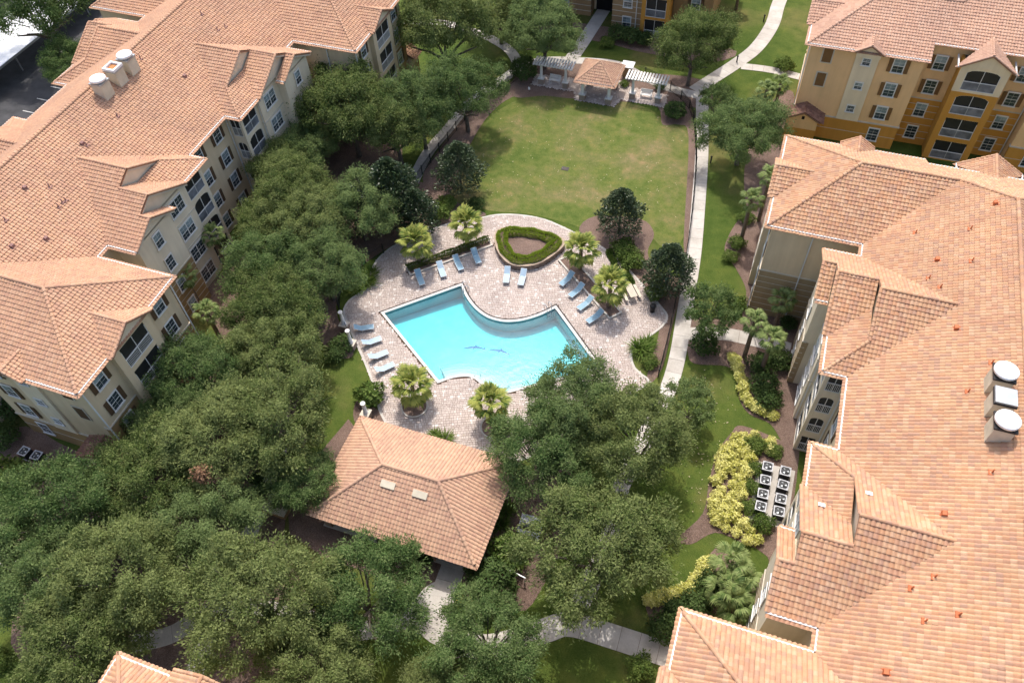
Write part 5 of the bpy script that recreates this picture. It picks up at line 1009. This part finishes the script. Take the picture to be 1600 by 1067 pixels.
# pergolas and benches
def pergola(c, lab, blab):
    t = empty('pergola', (*c, 0)); tag(t, lab, 'pergola', 'pergolas beside the gazebo')
    for x in (-1.65, 1.65):
        p = MB().box(-.34, .34, -.34, .34, 0, .85).build('pier', 'stone', t, (x, -.4, 0)); MB().box(-.42, .42, -.42, .42, .85, .95).build('pier_cap', 'trim_white', p); MB().lathe([(.19, .95), (.185, 1.9), (.15, 2.75), (.22, 2.83)], n=14).build('shaft', 'column_white', p)
    for y in (-.65, -.15): MB().box(-2.6, 2.6, y-.05, y+.05, 2.83, 2.99).build('beam', 'trim_white', t)
    sm = MB().box(-.10, .10, -1.0, .95, 2.995, 3.15); sm.box(-.05, .05, -1.08, -1.0, 3.05, 3.15); me = sm.mesh('rafter', 'trim_white')
    for k in range(14): link('rafter', me, t, (-2.5+k*5.0/13, 0, 0))
    b = empty('bench', (c[0]+.0, c[1]+.2, .06)); tag(b, blab, 'bench', 'white benches')
    for k in range(4): MB().box(-.75, .75, -.26+k*.14, -.15+k*.14, .42, .45).build('seat_slat', 'column_white', b)
    for k in range(4): MB().box(-.75, .75, .28+k*.03, .31+k*.03, .5+k*.12, .6+k*.12).build('back_slat', 'column_white', b)
    for x in (-.65, .65):
        for y in (-.2, .26): MB().box(x-.035, x+.035, y-.035, y+.035, 0, .42).build('leg', 'column_white', b)
        MB().box(x-.04, x+.04, -.26, .3, .62, .66).build('armrest', 'column_white', b)
pergola((-27.25, 86.95), 'white rafter pergola left of the gazebo', 'white slatted bench under the left pergola'); pergola((-15.15, 87.1), 'white rafter pergola right of the gazebo', 'white slatted bench under the right pergola')
sb = empty('service_box', (*(-18.62,91.39), 0)); tag(sb, 'white flat topped box behind the gazebo', 'box'); MB().box(-.55, .55, -.5, .5, 0, 1.5).build('cabinet', 'stucco_tan', sb); MB().box(-.8, .8, -.75, .75, 1.5, 1.62).build('lid', 'metal_white', sb)
dr = empty('lawn_drain', (*(-20.97,71.14), .012)); tag(dr, 'dark drain grate set in the inner lawn', 'drain'); MB().box(-.42, .42, -.3, .3, 0, .03).build('frame', 'metal_dark', dr)
for k in range(5): MB().box(-.36, .36, -.24+k*.1, -.2+k*.1, .03, .045).build('bar', 'bronze', dr)
sg = empty('lawn_sign', (*(-29.86,84.37), 0)); tag(sg, 'small white sign on a stake beside the left pergola', 'sign'); MB().box(-.02, .02, -.02, .02, 0, .5).build('stake', 'metal_dark', sg); MB().box(-.13, .13, -.035, -.02, .35, .75).build('panel', 'metal_white', sg)
# raised planter with horseshoe hedge
PC = (sum(p[0] for p in PLANT)/len(PLANT), sum(p[1] for p in PLANT)/len(PLANT))
RP = empty('raised_planter', (*PC, 0)); tag(RP, 'raised stone planter with a horseshoe hedge above the pool', 'planter')
lp = [(p[0]-PC[0], p[1]-PC[1]) for p in PLANT]
def ringmb(a, b, z0, z1):
    n = len(a); m = MB(); m.add([(*p, z1) for p in a]+[(*p, z1) for p in b]+[(*p, z0) for p in a]+[(*p, z0) for p in b], [f for i in range(n) for j in ((i+1) % n,) for f in ((i, j, n+j, n+i), (2*n+i, 2*n+j, j, i), (n+i, n+j, 3*n+j, 3*n+i))]); return m
oA, oB = offset(lp, 0), offset(lp, -.28); sw = MB(); n = len(lp); sr = random.Random(3)
for row in range(4):
    z0 = row*.17; a = row*.25
    for i in range(n):
        p0, p1 = Vector(oA[i]), Vector(oA[(i+1) % n]); q0, q1 = Vector(oB[i]), Vector(oB[(i+1) % n]); cut = sr.uniform(.35, .65)
        for t0, t1 in ((.01, cut-.01), (cut+.01, .99)):
            pr = sr.uniform(-.015, .02); o2 = (p1-p0).normalized(); nn = Vector((o2.y, -o2.x))*pr; sw.prism([tuple(p0.lerp(p1, t0)+nn), tuple(p0.lerp(p1, t1)+nn), tuple(q0.lerp(q1, t1)), tuple(q0.lerp(q1, t0))], z0+.006, z0+.165)
tag(sw.build('stones', 'stone', RP), kind='stuff'); ringmb(offset(lp, .05), offset(lp, -.30), .68, .76).build('wall_cap', 'cap_tan', RP)
flat(offset(PLANT, -.25), .60, 'mulch', 'soil', RP, PC)
def hedge_mesh(path, wd, ht, n, seed, mat, leaf=.13):
    rg = np.random.default_rng(seed); P2 = np.array(path); seg = np.linalg.norm(np.diff(P2, axis=0), axis=1); cs = np.concatenate([[0], np.cumsum(seg)]); t = rg.random(n)*cs[-1]; x = np.interp(t, cs, P2[:, 0]); y = np.interp(t, cs, P2[:, 1]); dx = np.interp(t+.1, cs, P2[:, 0])-np.interp(t-.1, cs, P2[:, 0]); dy = np.interp(t+.1, cs, P2[:, 1])-np.interp(t-.1, cs, P2[:, 1]); l = np.hypot(dx, dy)+1e-6; nx, ny = -dy/l, dx/l
    a = rg.uniform(-.1, np.pi+.1, n); rr = rg.uniform(.72, 1.0, n)*(1+.1*np.sin(t*3)); off = np.sign(np.cos(a))*np.abs(np.cos(a))**.5*rr*wd/2; z = np.abs(np.sin(a))**.5*rr*ht
    P_ = np.stack([x+nx*off, y+ny*off, z], 1); d = unit(np.stack([nx*np.cos(a), ny*np.cos(a), np.abs(np.sin(a))+.2], 1)+rg.normal(0, .5, (n, 3))); L = leaf*rg.uniform(.7, 1.3, n); V, F = leaf_quads(P_, d, L, L*.6, rg); return np_mesh('hedge', V, F, mat)
hp = offset(lp, -.8); hp = hp+[hp[0]]
link('hedge', hedge_mesh(hp, 1.15, .5, 16000, 4, 'leaf_hedge'), RP, (0, 0, .6))
# kerbed planting strips and palm beds
def kerb_bed(poly, lab, h=.22, w_=.16, name='planting_strip', mat='concrete'):
    c = (sum(p[0] for p in poly)/len(poly), sum(p[1] for p in poly)/len(poly)); t = empty(name, (*c, 0)); tag(t, lab, 'planting bed'); l = [(p[0]-c[0], p[1]-c[1]) for p in poly]
    ringmb(offset(l, .02), offset(l, -w_), .03, h).build('kerb', mat, t); flat(offset(poly, -w_+.02), h-.05, 'mulch', 'soil', t, c); return t
kerb_bed(BEDL, 'kerbed planting strip left of the raised planter'); kerb_bed(BEDR, 'kerbed planting strip right of the raised planter')
def circ(c, r_, n=24): return [(c[0]+r_*math.cos(2*math.pi*k/n), c[1]+r_*math.sin(2*math.pi*k/n)) for k in range(n)]
kerb_bed(circ((-24.51,34.88), 1.25), 'round kerbed palm bed left of the entry steps', .2, .12, 'palm_bed'); kerb_bed(circ((-16.69,35.05), 1.25), 'round kerbed palm bed below the entry steps', .2, .12, 'palm_bed')
a_, b_ = Vector(BEDL[3]), Vector(BEDL[2]); t = (b_-a_).normalized()
hp2 = [tuple(a_.lerp(b_, k/6)+Vector((t.y, -t.x))*.35) for k in range(7)]; o = link('low_hedge', hedge_mesh([(p[0]-hp2[0][0], p[1]-hp2[0][1]) for p in hp2], .7, .45, 3500, 8, 'leaf_bush', .16), None, (*hp2[0], .15)); tag(o, 'low green hedge along the back of the left planting strip', 'hedge')
gc = hedge_mesh([(0, 0), (1.5, -2.6), (3, -5.0)], 1.5, .4, 6000, 12, 'leaf_bush', .18); tag(link('low_hedge', gc, None, (*(-12.14,59.80), .02)), 'low green hedge between the right deck edge and the magnolias', 'hedge')
# loungers
lf = MB()
for y in (-.31, .31): lf.tube([(0, y, .34), (1.25, y, .34)], .022, 5); lf.tube([(1.25, y, .34), (1.92, y, .80)], .022, 5)
lf.tube([(0, -.31, .34), (0, .31, .34)], .022, 5); lf.tube([(1.92, -.31, .80), (1.92, .31, .80)], .022, 5); LF = lf.mesh('frame', 'frame_white')
LS = MB().slab([(.01, -.30, .345), (1.24, -.30, .345), (1.24, .30, .345), (.01, .30, .345)], (0, 0, .025)).mesh('seat', 'sling_blue'); LB = MB().slab([(1.25, -.30, .352), (1.25, .30, .352), (1.91, .30, .805), (1.91, -.30, .805)], (-.014, 0, .02)).mesh('backrest', 'sling_blue')
LS2 = LS.copy(); LS2.materials[0] = MATS['sling_pale']; LB2 = LB.copy(); LB2.materials[0] = MATS['sling_pale']
LL = MB().tube([(0, 0, .34), (-.03, 0, .0)], .02, 5).mesh('leg', 'frame_white'); LA = MB().tube([(0, 0, 0), (0, 0, .22), (.42, 0, .24), (.5, 0, .02)], .018, 5).mesh('armrest', 'frame_white')
def lounger(foot, head, lab, arms=False, pale=False):
    f, h = Vector(foot), Vector(head); d = (h-f); a = math.atan2(d.y, d.x); mid = (f+h)/2; base = mid-Vector((math.cos(a), math.sin(a)))*.95
    t = empty('sun_lounger', (base.x, base.y, .057), a); tag(t, lab, 'sun lounger', 'sun loungers on the pool deck')
    link('frame', LF, t); link('seat', LS2 if pale else LS, t); link('backrest', LB2 if pale else LB, t)
    for x in (.12, 1.2):
        for y in (-.31, .31): link('leg', LL, t, (x, y, 0))
    if arms:
        for y in (-.33, .33): link('armrest', LA, t, (.85, y, .34))
for ft, hd, lab, ar, pa in (((-29.74,48.96),(-30.85,50.32),'blue lounger at the left end of the row along the upper left planting strip',0,0),((-27.99,50.63),(-29.13,52.16),'blue lounger with armrests, second from left along the upper left planting strip',1,1),((-26.60,52.12),(-27.83,53.49),'blue lounger third from left along the upper left planting strip',0,0),((-25.21,53.61),(-26.27,54.96),'blue lounger nearest the raised planter in the upper left row',0,0),
  ((-21.49,51.79),(-21.91,53.55),'left one of two blue loungers below the raised planter',0,1),((-19.92,51.85),(-20.15,53.80),'right one of two loungers below the raised planter, with armrests',1,1),
  ((-15.91,53.28),(-15.25,54.74),'blue lounger topmost along the right planting strip',0,0),((-14.52,52.11),(-13.83,53.46),'blue lounger second from top along the right planting strip',0,0),((-13.24,50.66),(-12.42,52.12),'blue lounger third from top along the right planting strip, with armrests',1,0),((-11.85,49.40),(-11.05,50.60),'blue lounger lowest along the right planting strip',0,0),
  ((-32.32,42.21),(-33.69,41.44),'shaded blue lounger topmost on the left side of the pool',0,0),((-30.91,41.07),(-32.11,39.94),'pale lounger second from top on the left side of the pool',0,1),((-29.56,39.74),(-30.74,38.53),'pale lounger third from top on the left side of the pool',0,1),((-28.38,38.53),(-29.42,37.34),'pale lounger lowest on the left side of the pool',0,1)): lounger(ft, hd, lab, ar, pa)
# ladders and handrail
def ladder(c, ang, lab):
    t = empty('pool_ladder', (*c, .08), ang); tag(t, lab, 'pool ladder', 'pool ladders')
    for y in (-.27, .27): MB().tube([(.55, y, -.02), (.55, y, .55), (.42, y, .80), (.22, y, .86), (.02, y, .76), (-.06, y, .5), (-.06, y, -1.0)], .036, 6).build('rail', 'grey_pvc', t)
    for k in range(3): MB().box(-.12, 0, -.26, .26, -.35-k*.28, -.32-k*.28).build('tread', 'metal_white', t)
def onedge(p): return p
ladder((-16.12,49.72), math.atan2(.65, -.76), 'steel ladder at the upper right corner of the pool'); ladder((-25.45,49.7), math.atan2(.65, .76), 'steel ladder at the upper left corner of the pool')
t = empty('handrail', (*(-20.32,38.95), .05), 1.3); tag(t, 'thin steel handrail rising over the entry steps', 'handrail'); MB().tube([(-.35, 0, 0), (-.3, 0, .75), (.0, 0, .95), (.9, 0, .65), (1.3, 0, .1), (1.32, 0, -.5)], .025, 6).build('rail', 'metal_grey', t); MB().tube([(.5, 0, .79), (.5, 0, -.3)], .02, 6).build('post', 'metal_grey', t)
# white columns
def column(c, lab, h=2.1):
    t = empty('column', (*c, 0)); tag(t, lab, 'column', 'white columns by the deck'); MB().box(-.36, .36, -.36, .36, 0, .75).build('pedestal', 'stone', t); MB().box(-.44, .44, -.44, .44, .75, .86).build('pedestal_cap', 'cap_cream', t); MB().lathe([(.25, .86), (.25, .93), (.19, .98), (.185, 1.7), (.15, .86+h-.12), (.23, .86+h-.08), (.23, .86+h)], n=16).build('shaft', 'column_white', t)
column((-34.96,41.38), 'white column, upper one of two left of the deck', 1.8); column((-33.22,39.46), 'white column, lower one of two left of the deck', 1.8); column((-28.25,32.49), 'single white column behind the pool house corner', 1.5)
# fences
def fence(pts, lab, h=1.3, side=0):
    P2 = [Vector(p) for p in smooth_poly(pts, False, 6)]; d = [0]
    for i in range(1, len(P2)): d.append(d[-1]+(P2[i]-P2[i-1]).length)
    def at(s):
        s = min(max(s, 0), d[-1]-1e-6); i = min(max(k for k in range(len(d)) if d[k] <= s), len(P2)-2); return P2[i].lerp(P2[i+1], (s-d[i])/max(1e-9, d[i+1]-d[i]))
    o = at(0); t = empty('fence', (o.x, o.y, 0)); tag(t, lab, 'fence'); n = max(1, round(d[-1]/2.2)); pm = MB().box(-.045, .045, -.045, .045, 0, h+.12).mesh('post', 'fence_black'); pk = MB()
    for k in range(n+1): p = at(d[-1]*k/n)-o; link('post', pm, t, (p.x, p.y, 0))
    for k in range(n):
        a, b = at(d[-1]*k/n)-o, at(d[-1]*(k+1)/n)-o; rl = MB()
        for z in (.15, h-.18, h): rl = MB().tube([(a.x, a.y, z), (b.x, b.y, z)], .022, 4); rl.build('rail', 'fence_black', t)
        for j in range(1, 19): q = a.lerp(b, j/19); pk.box(q.x-.010, q.x+.010, q.y-.010, q.y+.010, .06, h+.02)
    tag(pk.build('pickets', 'fence_black', t), kind='stuff'); return t
fence([(-36.84,63.12),(-36.74,66.71),(-36.20,71.88),(-35.32,78.83),(-32.84,84.83),(-31.23,88.73),(-29.88,90.65)], 'black picket fence curving along the upper left of the inner lawn')
fence([(-18.43,92.34),(-15.18,91.32),(-12.19,89.26),(-9.93,87.10),(-8.44,84.15),(-6.71,77.04),(-5.38,68.28),(-4.52,60.36),(-4.28,54.84),(-4.00,49.74),(-3.86,44.96)], 'black picket fence along the inside of the long right walk')
fence([(-35.72,52.18),(-37.39,49.28),(-37.63,45.21),(-36.06,42.70),(-33.57,40.02)], 'black picket fence at the shaded upper left corner of the deck')
# table, bin, hose pot by the right strip
tb = empty('picnic_table', (*(-8.82,54.15), .057), -.95); tag(tb, 'pale table with bench seats behind the lower right deck palm', 'table')
for k in range(5): MB().box(-.9, .9, -.36+k*.15, -.23+k*.15, .72, .76).build('top_slat', 'cap_cream', tb)
for y in (-.72, .72): MB().box(-.9, .9, y-.14, y+.14, .42, .46).build('seat', 'cap_cream', tb)
for x in (-.65, .65):
    MB().tube([(x, -.75, .42), (x, .75, .42)], .03, 5).build('crossbar', 'metal_dark', tb)
    for s in (-1, 1): MB().tube([(x, s*.2, .72), (x, s*.62, 0)], .03, 5).build('leg', 'metal_dark', tb)
bn = empty('trash_bin', (*(-6.23,52.72), .057)); tag(bn, 'black bin at the right edge of the deck', 'bin'); MB().lathe([(.24, 0), (.29, .75), (.31, .78)], n=16).build('body', 'trash_black', bn); MB().lathe([(.32, .78), (.3, .88), (.12, .97), (.0, .98)], n=16).build('lid', 'trash_black', bn)
# walled seat and planter square in the left grove
pt = empty('masonry_seat', (*(-31.64,21.36), 0)); tag(pt, 'L shaped masonry seat in the shade left of the pool house', 'seat wall'); MB().box(-1.4, 1.2, -.35, .1, 0, .62).build('wall', 'stucco_tan', pt); MB().box(.75, 1.2, .1, 1.5, 0, .62).build('return_wall', 'stucco_tan', pt); MB().box(-1.45, 1.25, -.4, .15, .62, .7).build('cap', 'cap_cream', pt); MB().box(.7, 1.25, .15, 1.55, .62, .7).build('return_cap', 'cap_cream', pt)
kb = [((-33.47,22.67)[0]+dx, (-33.47,22.67)[1]+dy) for dx, dy in ((-.9, -.9), (.9, -.9), (.9, .9), (-.9, .9))]; kerb_bed(kb, 'square kerbed bed in the shade left of the pool house', .3, .12, 'square_bed'); tag(link('strap_leaf_plant', STR[0], None, (*(-33.47,22.67), .2), (0, 0, 0), (.9, .9, .7)), 'strap leaved plant in the square kerbed bed', 'plant')
# grey open crate right of the pool house
gb = empty('equipment_box', (*(-10.35,26.04), 0), .05); tag(gb, 'pale grey open topped box right of the pool house', 'box'); MB().box(-.95, .95, -.55, .1, 0, .9).build('cabinet', 'grey_pvc', gb); MB().box(-.95, .95, .75, 1.5, 0, .85).build('rear_cabinet', 'grey_pvc', gb)
for x in (-.95, .87): MB().box(x, x+.08, .1, .75, 0, .85).build('side_panel', 'grey_pvc', gb)
# gate rail right of the pool house, small lamps
gr = empty('gate_rail', (*(-12.87,22.77), 0), -.15); tag(gr, 'white rail from the pool house corner past the clipped dome bush', 'rail'); MB().box(-.5, 3.6, -.04, .04, 1.0, 1.1).build('rail', 'metal_white', gr)
for x in (-.4, 1.5, 3.5): MB().box(x-.04, x+.04, -.04, .04, 0, 1.0).build('post', 'metal_white', gr)
def bollard(c, lab): t = empty('bollard_light', (*c, 0)); tag(t, lab, 'bollard'); MB().lathe([(.09, 0), (.09, .85), (.10, .86)], n=12).build('post', 'metal_dark', t); MB().lathe([(.12, .86), (.12, .98), (.02, 1.05)], n=12).build('head', 'metal_dark', t)
bollard((-5.47,98.12), 'black bollard light beside the upper curve of the walk'); bollard((-3.58,108.99), 'black bollard light beside the walk at the top edge'); bollard((-4.95,76.96), 'dark bollard light right of the long walk')
fm = {}
def speck(): return None
# air conditioners
AB = MB().box(-.42, .42, -.42, .42, .08, .85); AC_B = AB.mesh('cabinet', 'metal_dark'); m = MB()
for a in ((-.44, .44, -.44, -.36), (-.44, .44, .36, .44), (-.44, -.36, -.36, .36), (.36, .44, -.36, .36)): m.box(*a, .851, .92)
for k in range(4): a = math.pi/4+k*math.pi/2; m.tube([(math.cos(a)*.5, math.sin(a)*.5, .9), (math.cos(a)*.38, math.sin(a)*.38, .9)], .045, 5)
AC_T = m.mesh('top_rim', 'grey_pvc'); AC_F = MB().lathe([(.33, .851), (.33, .86), (.12, .87), (.11, .90), (0, .905)], n=16).mesh('fan_guard', 'ac_grey'); m = MB()
for k in range(3): a = k*2.09; m.add([(math.cos(a)*.08, math.sin(a)*.08, .91), (math.cos(a-.3)*.28, math.sin(a-.3)*.28, .90), (math.cos(a+.35)*.28, math.sin(a+.35)*.28, .93)], [(0, 1, 2)])
AC_L = m.mesh('fan_blades', 'metal_grey')
def ac(c, lab, grp):
    t = empty('air_conditioner', (*c, 0), trng.uniform(-.06, .06)); tag(t, lab, 'air conditioner', grp)
    for n_, me in (('cabinet', AC_B), ('top_rim', AC_T), ('fan_guard', AC_F), ('fan_blades', AC_L)): link(n_, me, t)
    MB().box(-.5, .5, -.5, .5, 0, .08).build('pad', 'concrete', t)
nm = ('first', 'second', 'third', 'fourth')
for i, v in enumerate((38.1, 36.75, 35.4, 34.2)): ac((7.13, v), 'air conditioner nearest the yellow bank, %s from the top' % nm[i], 'air conditioners by the right block'); ac((8.6, v), 'air conditioner against the right block wall, %s from the top' % nm[i], 'air conditioners by the right block')
for c, lab in (((-56.1, 19.2), 'shaded air conditioner, upper left of four at the left edge'), ((-54.7, 19.2), 'shaded air conditioner, upper right of four at the left edge'), ((-56.0, 17.7), 'shaded air conditioner, lower left of four at the left edge'), ((-54.7, 17.6), 'shaded air conditioner, lower right of four at the left edge')): ac(c, lab, 'air conditioners by the left block')
tag(sheet('service_pad', [(6.4,33.2),(9.5,33.2),(9.5,38.9),(6.4,38.9)], .034, 'concrete'), kind='structure')
# far block at the top edge
FB = empty('apartment_building', (-20, 107, 0)); tag(FB, 'brown banded apartment block cut by the top edge behind the gazebo', 'building')
def fw(n_, mt, x0, x1, y0, y1, z0, z1): return MB().box(x0+20, x1+20, y0-107, y1-107, z0, z1).build(n_, mt, FB)
fw('wall', 'stucco_tan', -23.4, -19.3, 101.1, 118, 0, 11.9); fw('wall', 'stucco_beige', -40, -23.4, 106, 118.1, 0, 11.8); fw('wall', 'stucco_brown', -15.7, -10.2, 103, 118.2, 0, 11.85); fw('wall', 'stucco_tan', -40, -27.2, 104, 106, 0, 11.6)
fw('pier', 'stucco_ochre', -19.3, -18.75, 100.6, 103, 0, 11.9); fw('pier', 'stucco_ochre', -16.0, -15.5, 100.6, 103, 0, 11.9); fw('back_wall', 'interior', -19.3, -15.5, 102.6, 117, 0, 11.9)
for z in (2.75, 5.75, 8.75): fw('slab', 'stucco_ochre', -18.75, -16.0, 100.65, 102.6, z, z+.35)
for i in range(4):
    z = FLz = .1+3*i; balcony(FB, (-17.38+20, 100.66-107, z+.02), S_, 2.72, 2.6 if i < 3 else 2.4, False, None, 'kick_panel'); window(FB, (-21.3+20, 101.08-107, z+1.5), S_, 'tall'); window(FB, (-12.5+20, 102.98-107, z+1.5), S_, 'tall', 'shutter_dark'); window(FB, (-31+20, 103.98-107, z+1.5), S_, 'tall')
for z in (.7, 1.5, 2.3, 3.1, 3.9, 4.7): fw('trim_band', 'trim_band', -23.42, -19.3, 101.06, 101.5, z, z+.07); fw('trim_band', 'trim_band', -40, -27.18, 103.96, 104.4, z, z+.07)
fw('entrance', 'void', -26.9, -24.2, 105.97, 106.2, 0, 2.5); fw('downspout', 'gutter', -20.1, -20.0, 100.98, 101.08, .1, 11.8)
r = Roof(12, 21); Xa, Xb, Ya, Yb = -21, 10.2, -6.6, 12; zt = 12+.52*9.3; r.plane([(Xa,Ya,12),(Xb,Ya,12),(Xb-9.3,2.7,zt),(Xa+9.3,2.7,zt)]); r.plane([(Xa,Yb,12),(Xb,Yb,12),(Xb-9.3,2.7,zt),(Xa+9.3,2.7,zt)]); r.plane([(Xa,Ya,12),(Xa,Yb,12),(Xa+9.3,2.7,zt)]); r.plane([(Xb,Ya,12),(Xb,Yb,12),(Xb-9.3,2.7,zt)]); r.build(FB, 'tile_far')
# carport
CP = empty('carport', (-103, 70, 0)); tag(CP, 'white flat carport roof in the upper left corner', 'carport'); cpb = MB()
for k in range(12): MB().box(-4.5, 4.5, -24+k*4, -20.03+k*4, 2.95, 3.05).build('roof_sheet', 'metal_white', CP)
MB().box(4.5, 4.62, -24, 24, 2.75, 3.08).build('fascia', 'metal_grey', CP)
for k in range(7):
    for x in (-3.4, 3.4): MB().box(x-.07, x+.07, -22.5+k*7.4-.07, -22.5+k*7.4+.07, 0, 2.95).build('post', 'metal_grey', CP)
